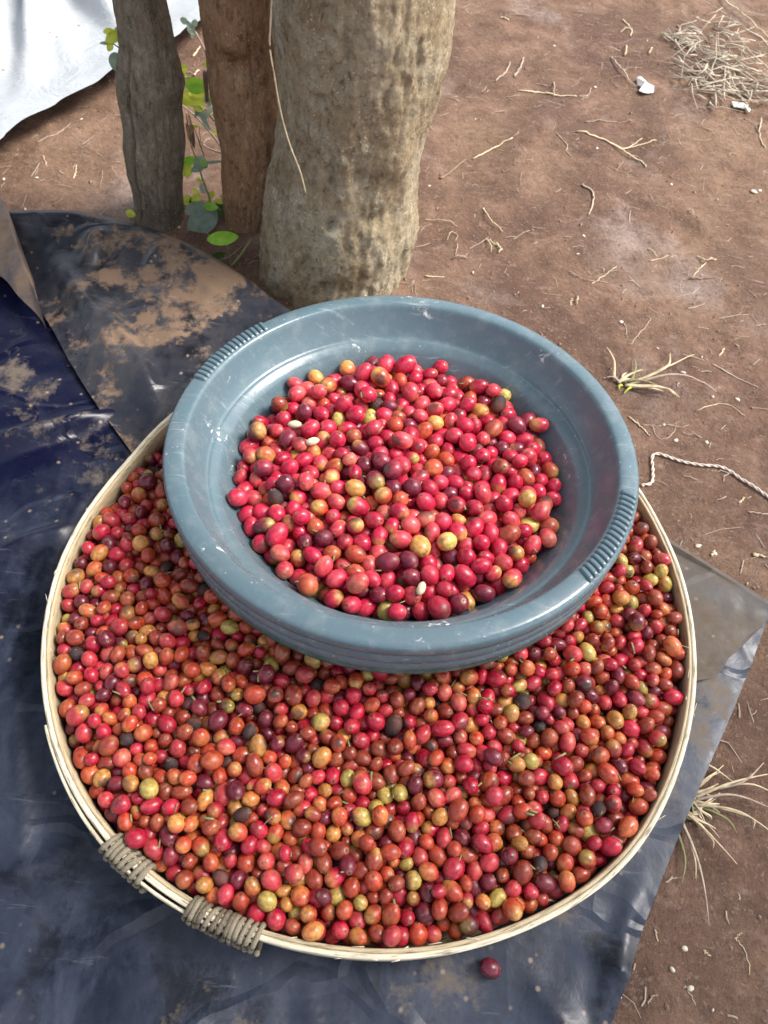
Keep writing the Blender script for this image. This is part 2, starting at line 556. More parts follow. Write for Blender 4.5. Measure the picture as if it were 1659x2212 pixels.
nx, ny = len(gx), len(gy)
ii, jj = np.meshgrid(np.arange(nx - 1), np.arange(ny - 1), indexing='ij')
a0 = (ii * ny + jj).ravel()
GQ = np.stack([a0, a0 + ny, a0 + ny + 1, a0 + 1], 1)
ground = bpy.data.objects.new('ground', fast_mesh('ground', GV, GQ, M['soil']))
col.objects.link(ground)
tag(ground, 'bare reddish brown earth with trampled crumbs and dust', 'ground', kind='structure')


def gz(x, y):
    return float(ground_z(np.array([x]), np.array([y]))[0])


# ------------------------------------------------------------------ tarps
tarp = empty('ground_tarp', (-0.1, 0.3, 0))
tag(tarp, 'dark blue plastic tarp with muddy folded edge under the bamboo tray', 'tarp')


def tarp_child(name, V, F, mat):
    o = mesh_obj(name, np.asarray(V) - np.array([-0.1, 0.3, 0]), F, mat, tarp)
    return o


def tray_mask(x, y):
    """1 under the tray, 0 away from it"""
    return 1 - sstep(0.285, 0.36, np.hypot(np.asarray(x) - TC[0], np.asarray(y) - TC[1]))


back = catmull([gp(1655, 1322)[:2], gp(1475, 1203)[:2], gp(1100, 975)[:2], gp(600, 680)[:2], gp(430, 570)[:2], gp(250, 500)[:2], gp(20, 480)[:2], (-0.80, 0.82), (-1.05, 0.84)], 240)
rightc = [np.array(gp(1655, 1322)[:2]), np.array(gp(1600, 1480)[:2]), np.array(gp(1440, 1852)[:2]), np.array(gp(1310, 2212)[:2]), np.array((0.06, -0.28)), np.array((-0.05, -0.5))]
rc = catmull(rightc, 200)
left_b = np.array((-1.05, -0.5))
NU, NV = 240, 200
SX = np.zeros((NU, NV)); SY = np.zeros((NU, NV))
for i in range(NU):
    u = i / (NU - 1)
    for j in range(NV):
        v = j / (NV - 1)
        bot = rc[-1] * (1 - u) + left_b * u
        lft = back[-1] * (1 - v) + left_b * v
        P = (1 - v) * back[i] + v * bot + (1 - u) * rc[j] + u * lft - ((1 - u) * (1 - v) * back[0] + u * (1 - v) * back[-1] + (1 - u) * v * rc[-1] + u * v * left_b)
        SX[i, j], SY[i, j] = P
tm = tray_mask(SX, SY)
w = 0.006 * fbm(SX * 5, SY * 5, 1.1, 3) + 0.0025 * fbm(SX * 18, SY * 18, 3.1, 3) + 0.004 * (1 - np.abs(fbm(SX * 9 + 3, SY * 5, 12.1, 2))) ** 4


def crease(X, Y, a, b, wdt, h):
    """a soft fold running from a to b"""
    a, b = np.array(a), np.array(b)
    d = (b - a); L = np.linalg.norm(d); d /= L
    t = (X - a[0]) * d[0] + (Y - a[1]) * d[1]
    s = -(X - a[0]) * d[1] + (Y - a[1]) * d[0]
    s = s + 0.004 * fbm(t * 12, t * 0 + 3.0, h * 100, 2)
    return h * np.exp(-(s / wdt) ** 2) * sstep(-0.02, 0.05, t) * (1 - sstep(L - 0.05, L + 0.02, t))


def g2(px, py): return tuple(gp(px, py)[:2])


for a, b, wd, hh in [((640, 2060), (700, 2260), 0.006, 0.010), ((690, 2050), (760, 2260), 0.005, 0.008), ((610, 2060), (640, 2260), 0.010, -0.006),
                     ((0, 1920), (280, 1780), 0.004, 0.004), ((260, 1800), (360, 1920), 0.005, 0.005), ((10, 1200), (220, 1130), 0.010, 0.010),
                     ((60, 1330), (230, 1010), 0.012, 0.008), ((-40, 1000), (260, 900), 0.012, 0.012), ((1100, 2070), (1250, 2260), 0.012, 0.006),
                     ((1380, 1830), (1290, 2200), 0.010, 0.005), ((30, 1500), (60, 1900), 0.010, 0.006), ((1200, 2010), (1400, 2150), 0.008, 0.005)]:
    w = w + crease(SX, SY, g2(*a), g2(*b), wd * 0.8, hh * 1.7)
SZ = TARP_Z + w * (1 - tm) * 1.0
SZ = np.maximum(SZ, 0.0035 + 0.0 * SX)
rise = np.exp(-((SX - back[0][0]) ** 2 + (SY - back[0][1]) ** 2) / 0.05 ** 2)
SZ = SZ + 0.006 * rise
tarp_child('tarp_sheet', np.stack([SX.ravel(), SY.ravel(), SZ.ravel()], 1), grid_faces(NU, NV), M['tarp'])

# folded flap: rises over a rounded fold at the back and comes down to its free edge
pairs = [((-160, 452), (-120, 520), .050), ((20, 461), (40, 620), .050), ((140, 461), (100, 690), .050), ((250, 481), (150, 780), .050), ((340, 509), (205, 868), .048),
         ((430, 551), (280, 970), .044), ((520, 605), (380, 1110), .036), ((600, 662), (480, 1230), .026), ((760, 760), (620, 1330), .018), ((1000, 908), (900, 1420), .014),
         ((1250, 1056), (1150, 1450), .015), ((1475, 1190), (1500, 1470), .018), ((1570, 1249), (1585, 1412), .018), ((1662, 1307), (1648, 1352), .018)]
NU, NB, NF = 220, 16, 60
rid = catmull([tuple(gp(p[0], p[1], h)) for p, e, h in pairs], NU)
edg = catmull([tuple(gp(e[0], e[1], 0.014)) for p, e, h in pairs], NU)
FV = []
tan = np.gradient(rid[:, :2], axis=0)
tan /= np.linalg.norm(tan, axis=1)[:, None]
for i in range(NU):
    r0, e0 = rid[i], edg[i]
    bk = np.array([-tan[i][1], tan[i][0]])
    if bk @ (r0[:2] - e0[:2]) < 0: bk = -bk
    h = r0[2]
    for j in range(NB):                                   # back of the fold, from the ground up
        a = math.pi * 0.5 * (1 - j / NB)
        xy = r0[:2] + bk * 0.55 * h * math.sin(a)
        FV.append((xy[0], xy[1], 0.003 + (h - 0.003) * math.cos(a) ** 0.9))
    for j in range(NF):
        t = j / (NF - 1)
        xy = r0[:2] * (1 - t) + e0[:2] * t
        z = 0.0125 + (h - 0.0125) * (1 - t) ** 1.25
        FV.append((xy[0], xy[1], z))
FV = np.array(FV)
X, Y = FV[:, 0], FV[:, 1]
tloc = np.tile(np.concatenate([np.zeros(NB), np.linspace(0, 1, NF)]), NU)
fw = (0.007 * fbm(X * 7, Y * 7, 6.1, 3) + 0.0035 * fbm(X * 22, Y * 22, 8.1, 3)) * sstep(0.0, 0.25, tloc) * (1 - sstep(0.9, 1.0, tloc) * 0.7)
for a, b, wd, hh in [((545, 400), (270, 530), 0.010, 0.009), ((400, 560), (320, 640), 0.008, 0.007), ((470, 590), (380, 640), 0.007, 0.006), ((260, 540), (200, 620), 0.012, 0.010),
                     ((300, 560), (215, 640), 0.006, -0.008), ((240, 700), (360, 900), 0.010, 0.006), ((420, 640), (500, 700), 0.008, 0.006), ((150, 620), (330, 900), 0.014, 0.007)]:
    fw = fw + crease(X, Y, g2(*a), g2(*b), wd * 0.85, hh * 1.5) * sstep(0.0, 0.2, tloc)
FV[:, 2] += fw
mk = tray_mask(X, Y)
FV[:, 2] = np.where(tloc > 0, FV[:, 2] * (1 - mk) + np.minimum(FV[:, 2], 0.0125) * mk, FV[:, 2])
FV[:, 2] = np.maximum(FV[:, 2], np.where(tloc > 0, 0.0115 + 0 * X, 0.0))
fo = tarp_child('folded_flap', FV, grid_faces(NU, NB + NF), M['flap'])
fo.data.materials.append(M['flap_dull'])
mi = np.zeros(len(fo.data.polygons), np.int32)
mi[int(NU * 0.66) * (NB + NF - 1):] = 1                       # the far end, hidden join under the tray, is caked with dry dust
fo.data.polygons.foreach_set('material_index', mi)

# second turned-over edge lying on the left end of the fold
sp_pairs = [((-220, 420), (-240, 600), .062), ((-80, 405), (-80, 585), .064), ((-20, 415), (0, 600), .064), ((5, 432), (40, 640), .063), ((20, 461), (70, 668), .060), ((45, 530), (88, 690), .048), ((75, 612), (101, 712), .034)]
NUs, NVs = 60, 34
pa = catmull([tuple(gp(p[0], p[1], h)) for p, e, h in sp_pairs], NUs)
pb = catmull([tuple(gp(e[0], e[1], max(0.022, h - 0.034))) for p, e, h in sp_pairs], NUs)
SV = []
for i in range(NUs):
    for j in range(NVs):
        t = j / (NVs - 1)
        P = pa[i] * (1 - t) + pb[i] * t
        SV.append((P[0], P[1], P[2] + 0.010 * math.sin(math.pi * t)))
SV = np.array(SV)
SV[:, 2] += 0.004 * fbm(SV[:, 0] * 14, SV[:, 1] * 14, 2.7, 3)
tarp_child('turned_edge', SV, grid_faces(NUs, NVs), M['flap2'])

# bright sheet in the back, spread on the ground
wedge = [(-120, 400), (0, 324), (23, 301), (59, 270), (109, 242), (137, 223), (187, 203), (215, 191), (250, 164), (310, 130), (379, 98), (406, 70), (436, 51), (520, -20), (600, -80)]
NUw, NVw = 120, 90
we = catmull([tuple(gp(x, y, 0.022)) for x, y in wedge], NUw)
WV = []
for i in range(NUw):
    for j in range(NVw):
        t = j / (NVw - 1)
        P = we[i] + np.array([-0.62 * 1.3, 0.45 * 1.3, 0]) * t * (1 + 0.4 * (1 - i / NUw))
        WV.append((P[0], P[1], t))
WV = np.array(WV)
t = WV[:, 2].copy(); X, Y = WV[:, 0], WV[:, 1]
lip = 0.020 * (1 - sstep(0.0, 0.10, t)) + 0.003 * np.sin(X * 21 + Y * 9) * (1 - sstep(0, 0.12, t))
z = 0.010 + lip + 0.010 * np.abs(fbm(X * 4, Y * 4, 5.5, 3))
for a, b, wd, hh in [((55, 330), (100, -60), 0.018, 0.050), ((400, 260), (150, -60), 0.018, 0.055), ((185, 215), (60, -80), 0.020, 0.020), ((-10, 200), (20, -100), 0.02, 0.02)]:
    z = z + crease(X, Y, g2(*a), g2(*b), wd, hh) * sstep(0.02, 0.22, t)
WV[:, 2] = z
wt = empty('white_tarp', (-0.7, 1.3, 0))
tag(wt, 'bright white creased tarp spread on the ground behind the thin grey tree', 'tarp')
mesh_obj('tarp_sheet', WV - np.array([-0.7, 1.3, 0]), grid_faces(NUw, NVw), M['white_tarp'], wt)

# ------------------------------------------------------------------ trees
def trunk_rows(rows, Y, ztop):
    """rows: (image y, left x, right x) silhouettes of an upright stem standing at depth Y"""
    out = []
    for py, xl, xr in rows:
        a, b = vp(xl, py, Y), vp(xr, py, Y)
        out.append(((a.z + b.z) / 2, (a.x + b.x) / 2, (b.x - a.x) / 2))
    out.sort()
    return out


def tree(label, rows, Y, mat, lean, seed, crown_c, crown_r, n_leaf, scars=(), depth=1.0, flare=1.12):
    R = trunk_rows(rows, Y, 0.4)
    z0, c0, r0 = R[0]
    base = (c0, Y, 0.0)
    root = empty('tree', base)
    tag(root, label, 'tree', 'trees standing behind the tray')
    zs = [q[0] for q in R]; cs = [q[1] for q in R]; rs = [q[2] for q in R]
    NA, NZ = 180, 260
    zmax = 2.5
    zz = np.concatenate([np.linspace(-0.04, 0.46, 220), np.linspace(0.47, zmax, NZ - 220)])
    V = np.zeros((NZ, NA, 3))
    th = np.linspace(0, 2 * math.pi, NA, endpoint=False)
    for i, z in enumerate(zz):
        zc = min(max(z, zs[0]), zs[-1])
        c = np.interp(zc, zs, cs); r = np.interp(zc, zs, rs)
        if z > zs[-1]:
            k = z - zs[-1]
            c += lean * k
            r *= max(0.45, 1 - 0.22 * k)
        if z < zs[0]: r *= 1 + (zs[0] - z) * (flare - 1) * 12
        yy = Y + (0.10 * max(0, z - 0.4))
        cxn, syn = np.cos(th), np.sin(th)
        lump = 0.045 * fbm(cxn * 1.3 + seed, syn * 1.3, z * 6, 3) + 0.024 * fbm(cxn * 4 + seed, syn * 4, z * 16, 3) + 0.017 * fbm(cxn * 13 + seed, syn * 13, z * 60, 4, 0.65) - 0.08 * np.clip(fbm(cxn * 7 + seed, syn * 7, z * 34, 3) - 0.5, 0, 1) + 0.020 * np.abs(fbm(cxn * 9 + seed, syn * 9, z * 9, 2))
        for sa, sz, sw, sh, dp in scars:                                          # knots, cuts and hollows
            da = (th - sa + math.pi) % (2 * math.pi) - math.pi
            lump = lump + 1.7 * dp * np.exp(-(da / sw) ** 2 - ((z - sz) / sh) ** 2)
        rr = r * (1 + lump)
        V[i, :, 0] = c + rr * cxn; V[i, :, 1] = yy + rr * depth * syn; V[i, :, 2] = z
    VV = V.transpose(1, 0, 2).reshape(-1, 3) - np.array(base)
    F = grid_faces(NA, NZ, True)
    tr = mesh_obj('trunk', VV, F, mat, root)
    top = V[-1].mean(0)
    rg = random.Random(seed)
    # limbs
    LV, LF = [], []
    for k in range(6):
        a = k * 1.05 + seed
        tip = np.array([crown_c[0] + crown_r[0] * 0.75 * math.cos(a), crown_c[1] + crown_r[1] * 0.75 * math.sin(a), crown_c[2] + rg.uniform(-0.1, 0.4)])
        st = V[-1 - 4 * (k % 3)].mean(0)
        mid = (st + tip) / 2 + np.array([0, 0, 0.18])
        v, f = tube(catmull([st, mid, tip], 9), np.linspace(0.035, 0.008, 9), 7)
        LF += [tuple(q + len(LV) for q in fc) for fc in f]; LV += v
    mesh_obj('limbs', np.array(LV) - np.array(base), LF, mat, root)
    # crown of leaf clumps, out of view, added and placed to shade the scene
    cv, cf = [], []
    ncl = max(8, n_leaf // 55)
    cl = []
    for k in range(ncl):
        while True:
            p = np.array([rg.uniform(-1, 1) for _ in range(3)])
            if p @ p < 1: break
        cl.append(np.array(crown_c) + p * np.array(crown_r))
    for k in range(n_leaf):
        c = cl[k % ncl] + np.array([rg.gauss(0, 0.15), rg.gauss(0, 0.15), rg.gauss(0, 0.10)])
        d = np.array([rg.gauss(0, 1), rg.gauss(0, 1), rg.gauss(-0.5, 0.5)]); d /= np.linalg.norm(d)
        s = np.cross(d, [rg.gauss(0, .4), rg.gauss(0, .4), 1]); s /= np.linalg.norm(s) + 1e-9
        L = rg.uniform(0.07, 0.13); W = L * 0.24
        n_ = np.cross(s, d)
        o = len(cv)
        cv += [c, c + d * L * .45 + s * W + n_ * .01, c + d * L, c + d * L * .45 - s * W + n_ * .01]
        cf += [(o, o + 1, o + 2), (o, o + 2, o + 3)]
    mesh_obj('crown', np.array(cv) - np.array(base), cf, M['leaf_d'], root, smooth=False)
    return root, V, zz, th


big_rows = [(-60, 585, 978), (0, 587, 973), (98, 598, 957), (195, 603, 936), (262, 605, 920), (325, 595, 907), (391, 580, 899), (423, 577, 897), (488, 574, 891), (553, 567, 879), (618, 557, 866), (655, 553, 858), (700, 545, 855)]
BIG_Y = 0.785
tree('thick pale trunk with lichen and scars, widest of the three', big_rows, BIG_Y, M['bark_pale'], 0.04, 3, (2.3, -0.50, 2.25), (1.2, 1.1, 0.35), 6500,
     scars=[(-1.95, 0.245, 0.10, 0.006, -0.055), (-1.95, 0.215, 0.06, 0.020, -0.03), (-1.35, 0.170, 0.10, 0.010, -0.05), (-1.62, 0.112, 0.07, 0.006, -0.055), (-1.62, 0.105, 0.10, 0.008, 0.03),
            (-0.95, 0.120, 0.25, 0.012, -0.035), (-0.8, 0.175, 0.18, 0.020, 0.035), (-1.62, 0.030, 0.10, 0.010, -0.045), (0.0, 0.235, 0.42, 0.070, 0.060), (-0.35, 0.21, 0.10, 0.06, -0.03), (-0.15, 0.22, 0.07, 0.05, -0.03), (0.02, 0.06, 0.3, 0.03, 0.025), (-2.1, 0.29, 0.12, 0.02, 0.03), (-1.2, 0.06, 0.6, 0.02, 0.02)])
mid_rows = [(-60, 425, 610), (0, 430, 615), (51, 437, 618), (98, 445, 620), (150, 449, 622), (195, 455, 624), (273, 467, 626), (332, 480, 622), (391, 479, 612), (469, 487, 602), (527, 484, 598), (590, 480, 600)]
MID_Y = 0.865
tree('orange brown trunk with a dark hollow, squeezed between two others', mid_rows, MID_Y, M['bark_red'], -0.05, 9, (-1.0, 1.4, 2.7), (0.9, 0.8, 0.35), 3000,
     scars=[(-1.75, 0.215, 0.30, 0.010, -0.14), (-1.65, 0.235, 0.28, 0.012, 0.08), (-1.9, 0.14, 0.2, 0.03, -0.05), (-1.2, 0.2, 0.3, 0.05, -0.06)])
left_rows = [(-60, 240, 350), (0, 247, 356), (51, 257, 368), (102, 263, 378), (156, 256, 391), (176, 257, 397), (195, 258, 394), (234, 265, 391), (275, 270, 396), (313, 270, 399), (352, 274, 396), (371, 277, 394), (410, 287, 391), (440, 291, 393), (488, 288, 400), (520, 285, 402)]
LEFT_Y = 0.850
tree('thin grey trunk with a long seam, standing beside the white tarp', left_rows, LEFT_Y, M['bark_grey'], -0.10, 21, (-1.9, 1.7, 2.3), (1.3, 1.3, 0.45), 7500,
     scars=[(-2.05, 0.14, 0.06, 0.12, -0.10), (-1.75, 0.265, 0.5, 0.006, -0.035), (-2.0, 0.04, 0.3, 0.012, -0.05), (-1.2, 0.1, 0.05, 0.1, -0.03)])

# ------------------------------------------------------------------ tray
TZ = 0.0165


def tray_dr(t):
    d = -0.0005 * math.cos(2 * t) - 0.0012 * math.sin(3 * t)
    for a, b, w_ in ((141, 4.0, 9), (158, -3.4, 14), (-142, 1.8, 20), (-95, -2.2, 18), (-45, 3.6, 14), (-8, -1.6, 22), (30, 2.2, 10)):
        q = (math.degrees(t) - a + 180) % 360 - 180
        d += b * 0.001 * math.exp(-(q / w_) ** 2)
    return d


tray = empty('bamboo_tray', (TC[0], TC[1], TZ - 0.004))
tag(tray, 'round flat bamboo winnowing tray brimming with coffee cherries on the dark tarp', 'tray')
RIM = 0.0555 - (TZ - 0.004)


def hoop(name, r0, r1, z0, z1, mat, a0=0, a1=360, n=300, dz=None, dr=None):
    """closed band of split bamboo between two angles"""
    prof = [(r0, z0), (r0, z1 - .001), (r0 + .0007, z1), (r1 - .0007, z1), (r1, z1 - .001), (r1, z0)]
    V = []
    full = (a1 - a0) >= 360
    for i in range(n):
        t = R_(a0 + (a1 - a0) * i / (n if full else n - 1))
        d = tray_dr(t) + (dr(t) if dr else 0)
        wv = 0.0009 * float(fbm(np.array([math.cos(t) * 5]), np.array([math.sin(t) * 5]), r0 * 90, 3)[0]) + (dz(t) if dz else 0)
        for r, z in prof:
            V.append(((r + d) * math.cos(t), (r + d) * math.sin(t), z + (wv if z > z0 else 0)))
    F = grid_faces(n, 6, full)
    m_ = n if full else n - 1
    for i in range(m_):
        F.append((i * 6, i * 6 + 5, ((i + 1) % n) * 6 + 5, ((i + 1) % n) * 6))
    if not full:
        F += [(0, 1, 2, 3, 4, 5), tuple((n - 1) * 6 + k for k in (5, 4, 3, 2, 1, 0))]
    return mesh_obj(name, V, F, mat, tray)


# inner hoop, outer hoop whose end laps over itself at the lashings, and fine edge strips
hoop('inner_hoop', 0.2722, 0.2752, 0.0012, RIM - 0.0006, M['bamboo_in'])
lap = lambda t: 0.0032 * float(sstep(-150, -141, math.degrees(t)) * (1 - sstep(-116, -107, math.degrees(t))))
hoop('outer_hoop', 0.2752, 0.2790, 0.0014, RIM, M['bamboo_top'], -172 + 360 - 360, -172 + 360, 300, dr=lambda t: 0)
hoop('hoop_end', 0.2812, 0.2836, 0.004, RIM - 0.0018, M['bamboo_top'], -150, -103, 60, dr=lambda t: -0.0019 * (1 - float(np.exp(-((math.degrees(t) + 124) / 16) ** 2))))
V, F = lathe([(0.0, 0.0002), (0.271, 0.0002), (0.271, 0.0011), (0.0, 0.0011)], 96)
mesh_obj('base_mat', V, F, M['bamboo_in'], tray)
# woven bottom: strips over and under
bm_prof = []
NB_ = 46
for k in range(NB_):
    x0 = -0.262 + 0.524 * k / NB_
    x1 = x0 + 0.524 / NB_ * 0.9
    L = math.sqrt(max(0.0, 0.262 ** 2 - max(abs(x0), abs(x1)) ** 2))
    if L < 0.02: continue
    n = 24
    for axis in (0, 1):
        V = []
        for q in range(n):
            y = -L + 2 * L * q / (n - 1)
            z = 0.0018 + 0.0008 * math.sin(y / (0.524 / NB_) * math.pi + (k + axis) * math.pi) + axis * 0.0004
            for xx in (x0, x1):
                V.append((xx, y, z) if axis == 0 else (y, xx, z))
        mesh_obj('woven_strip', V, grid_faces(n, 2), M['bamboo_in'], tray)


# rattan lashings wound round the rim where the hoop ends lap
def lashing(a0, a1, n, name='lashing_coil'):
    for k in range(n):
        a = R_(a0 + (a1 - a0) * (k + 0.5) / n) + random.uniform(-.002, .002)
        d = tray_dr(a)
        rc_, zc = 0.2778 + d, RIM - 0.0135
        rx, rz = 0.0078 + random.uniform(-.0004, .0010), 0.0138 + random.uniform(-.0005, .0012)
        pts = []
        slk = random.uniform(0.6, 1.5)
        for q in range(21):
            s_ = 2 * math.pi * q / 20
            sl = ((q / 20 - 0.5) * slk + 0.25 * math.sin(s_ + k)) * R_((a1 - a0) / n)
            cx2 = math.copysign(abs(math.cos(s_)) ** 0.7, math.cos(s_)); cz2 = math.copysign(abs(math.sin(s_)) ** 0.7, math.sin(s_))
            pts.append(((rc_ + rx * cx2) * math.cos(a + sl), (rc_ + rx * cx2) * math.sin(a + sl), zc + rz * cz2))
        wid = 0.277 * R_(abs(a1 - a0) / n) * 0.49
        V, F = tube(pts, wid * rng.uniform(0.78, 1.08, 21), 8)
        mesh_obj(name, V, F, M[random.choice(['rattan', 'rattan', 'rattan_dark'])], tray)


def tray_angle(px, py):
    P = gp(px, py, 0.055)
    return math.degrees(math.atan2(P.y - TC[1], P.x - TC[0]))


lashing(tray_angle(412, 1945), tray_angle(562, 2030), 13)
lashing(tray_angle(238, 1812), tray_angle(322, 1884), 8)

# frayed fibres standing off the rim
for k in range(34):
    a = random.uniform(0, 2 * math.pi)
    r0_ = 0.2765 + tray_dr(a) + random.choice([-.005, .0025, .0025])
    L = random.uniform(0.003, 0.010)
    p0 = np.array([r0_ * math.cos(a), r0_ * math.sin(a), RIM - random.uniform(0, .004)])
    dv = np.array([-math.sin(a), math.cos(a), 0]) * random.choice([-1, 1]) + np.array([math.cos(a), math.sin(a), 0]) * random.uniform(-.1, .5) + np.array([0, 0, random.uniform(0, .4)])
    V, F = tube([p0, p0 + dv * L * .5, p0 + dv * L + np.array([0, 0, -.0006])], [0.0005, 0.00035, 0.00015], 4)
    mesh_obj('splinter', V, F, M['bamboo_top'], tray)

# ------------------------------------------------------------------ basin
BC = Vector((0.01044, 0.40631, 0.12598))
BN = Vector((-0.01294, 0.09637, 1)).normalized()
bex = (Vector((1, 0, 0)) - BN * BN.x).normalized()
bey = BN.cross(bex)
BM = Matrix((bex, bey, BN)).transposed()
BDEPTH = 0.088
basin = empty('plastic_basin', BC - BN * (BDEPTH + 0.003))
basin.rotation_euler = BM.to_euler()
tag(basin, 'round blue grey plastic basin heaped with red coffee cherries, set on the tray', 'basin')
OZ = BDEPTH + 0.003
inner = [(0.0, -.088), (.060, -.088), (.115, -.088), (.127, -.0865), (.135, -.082), (.141, -.075), (.1535, -.0560), (.1615, -.0415), (.1645, -.0372), (.1690, -.0345), (.1706, -.0330), (.1718, -.0328), (.1734, -.0322), (.1752, -.0300),
         (.1812, -.0190), (.1862, -.0070), (.1874, -.0035), (.1885, -.0013), (.1900, -.0003), (.1920, .0003), (.1960, .0004), (.2012, -.0001), (.2040, -.0010), (.2056, -.0026), (.2064, -.0050), (.2066, -.0090)]
outer = [(.2062, -.0122), (.2046, -.0136), (.2038, -.0150), (.2050, -.0166), (.2057, -.0185), (.2056, -.0240), (.2050, -.0262), (.2034, -.0275), (.2029, -.0288), (.2042, -.0302), (.2049, -.0322), (.2047, -.0370), (.2038, -.0390),
         (.2020, -.0400), (.1990, -.0400), (.1975, -.0380), (.1960, -.0200), (.1900, -.0110), (.1845, -.0120), (.1780, -.0300), (.1760, -.0365), (.1655, -.0400), (.1560, -.0580), (.1440, -.0775), (.1370, -.0860), (.1280, -.0905), (.1160, -.0910), (.060, -.0910), (0.0, -.0910)]
prof = [(r, z + OZ) for r, z in inner + outer]
V, F = lathe(prof, 200)
body = mesh_obj('body', V, F, M['plastic'], basin)
lip_p = [(.2030, -.0405), (.2040, -.0425), (.2036, -.0470), (.2020, -.0490), (.1995, -.0490), (.1985, -.0450), (.1985, -.0405), (.2030, -.0405)]
V, F = lathe([(r, z + OZ) for r, z in lip_p], 200)
mesh_obj('lower_lip', V, F, M['plastic_teal'], basin)


def rib(a, skew, L, W, H, r_mid, z_mid, tilt, name):
    """small rounded raised bar lying on the rim"""
    V, F = [], []
    nl, nw = 13, 9
    for i in range(nl):
        u = -1 + 2 * i / (nl - 1)
        for j in range(nw):
            q = -1 + 2 * j / (nw - 1)
            h = H * (1 - abs(u) ** 10) * (1 - abs(q) ** 8) - 0.0003
            x = u * L; y = q * W * (1 - 0.15 * abs(u) ** 6)
            V.append((x, y, h - (x * x) * tilt))
    F = grid_faces(nl, nw)
    o = mesh_obj(name, V, F, M['plastic'], basin)
    o.location = (r_mid * math.cos(a), r_mid * math.sin(a), OZ + z_mid)
    o.rotation_euler = (0, 0, a + skew)
    return o


def rib_run(a0, a1, n, skew):
    for k in range(n):
        a = R_(a0 + (a1 - a0) * k / (n - 1))
        rib(a, skew, 0.0072, 0.0022, 0.0026, 0.1972, 0.0009, 14.0, 'grip_rib')


def basin_angle(px, py):
    P = gp(px, py, 0.126) - BC
    return math.degrees(math.atan2(P.dot(bey), P.dot(bex)))


A0, A1 = basin_angle(440, 806), basin_angle(585, 697)
rib_run(A0, A1, 17, -0.12)
A0, A1 = basin_angle(1365, 1085), basin_angle(1255, 1262)
rib_run(A0, A1, 17, -0.25)
# the same ribs carried over the outer band of the rim
for k in range(17):
    a = R_(196 + 44 * k / 16)
    o = rib(a, 0, 0.0028, 0.0026, 0.0012, 0.2052, -0.0215, 0.0, 'band_rib')
    o.rotation_euler = Matrix(((0, -math.sin(a), math.cos(a)), (0, math.cos(a), math.sin(a)), (-1, 0, 0))).to_euler()

# ------------------------------------------------------------------ coffee cherries: settle them in the two vessels
bR = np.array(BM)                       # columns are the basin's axes
bC = np.array(BC)
in_r = np.array([p[0] for p in inner[:16]]); in_z = np.array([p[1] for p in inner[:16]])
ou_r = np.array([.1280, .1370, .1440, .1560, .1655, .1760, .2049, .2062]); ou_z = np.array([-.0905, -.0860, -.0775, -.0580, -.0400, -.0365, -.0340, 0.0])


def to_basin(P): return (P - bC) @ bR
def from_basin(P): return P @ bR.T + bC


def tray_top(x, y):
    r = np.hypot(x - TC[0], y - TC[1])
    h = 0.0590 + 0.003 * (1 - (r / 0.26) ** 2)
    h = h + 0.005 * sstep(0.17, 0.26, r)
    h = h - 0.021 * sstep(0.16, 0.27, r) * sstep(0.02, 0.22, y - TC[1])
    return h + 0.004 * fbm(x * 9, y * 9, 3.3, 2)


def tray_constrain(P, rad):
    dx, dy = P[:, 0] - TC[0], P[:, 1] - TC[1]
    r = np.hypot(dx, dy) + 1e-9
    th = np.arctan2(dy, dx)
    lim = 0.2714 + np.interp(np.degrees(th), np.arange(-180, 181, 4), [tray_dr(R_(a)) for a in range(-180, 181, 4)]) - rad
    lim = np.where(P[:, 2] > 0.055, lim + 0.004, lim)
    k = np.minimum(1, lim / r)
    P[:, 0], P[:, 1] = TC[0] + dx * k, TC[1] + dy * k
    fl = np.maximum(0.0195, tray_top(P[:, 0], P[:, 1]) - 0.033)
    P[:, 2] = np.maximum(P[:, 2], fl + rad)
    # keep clear of the basin
    B = to_basin(P)
    rb = np.hypot(B[:, 0], B[:, 1]) + 1e-9
    wall = np.interp(B[:, 2], ou_z, ou_r) + rad * 0.95
    bot = -0.0915 - rad
    ins = (rb < wall) & (B[:, 2] > bot)
    side = wall - rb
    down = B[:, 2] - bot
    useside = ins & (side < down)
    usedown = ins & ~useside
    f_ = np.where(useside, wall / rb, 1.0)
    f_ = 1 + (f_ - 1) * 0.7
    B[:, 0] *= f_; B[:, 1] *= f_
    B[:, 2] = np.where(usedown, bot, B[:, 2])
    P[ins] = from_basin(B)[ins]
    return P


def heap_top(r, x, y):
    return -0.048 + 0.016 * np.clip(1 - (r / 0.160) ** 2, 0, 1) + 0.004 * fbm(x * 12, y * 12, 8.8, 2)


def basin_constrain(P, rad):
    B = to_basin(P)
    r = np.hypot(B[:, 0], B[:, 1]) + 1e-9
    for _ in range(2):
        lim = np.interp(B[:, 2], in_z, np.maximum.accumulate(in_r)) - rad * 1.12
        k = np.minimum(1, np.maximum(lim, 0.001) / r)
        B[:, 0] *= k; B[:, 1] *= k
        r = np.hypot(B[:, 0], B[:, 1]) + 1e-9
        fl = np.maximum(-0.087, heap_top(r, B[:, 0], B[:, 1]) - 0.047)
        B[:, 2] = np.maximum(B[:, 2], fl + rad)
    return from_basin(B)


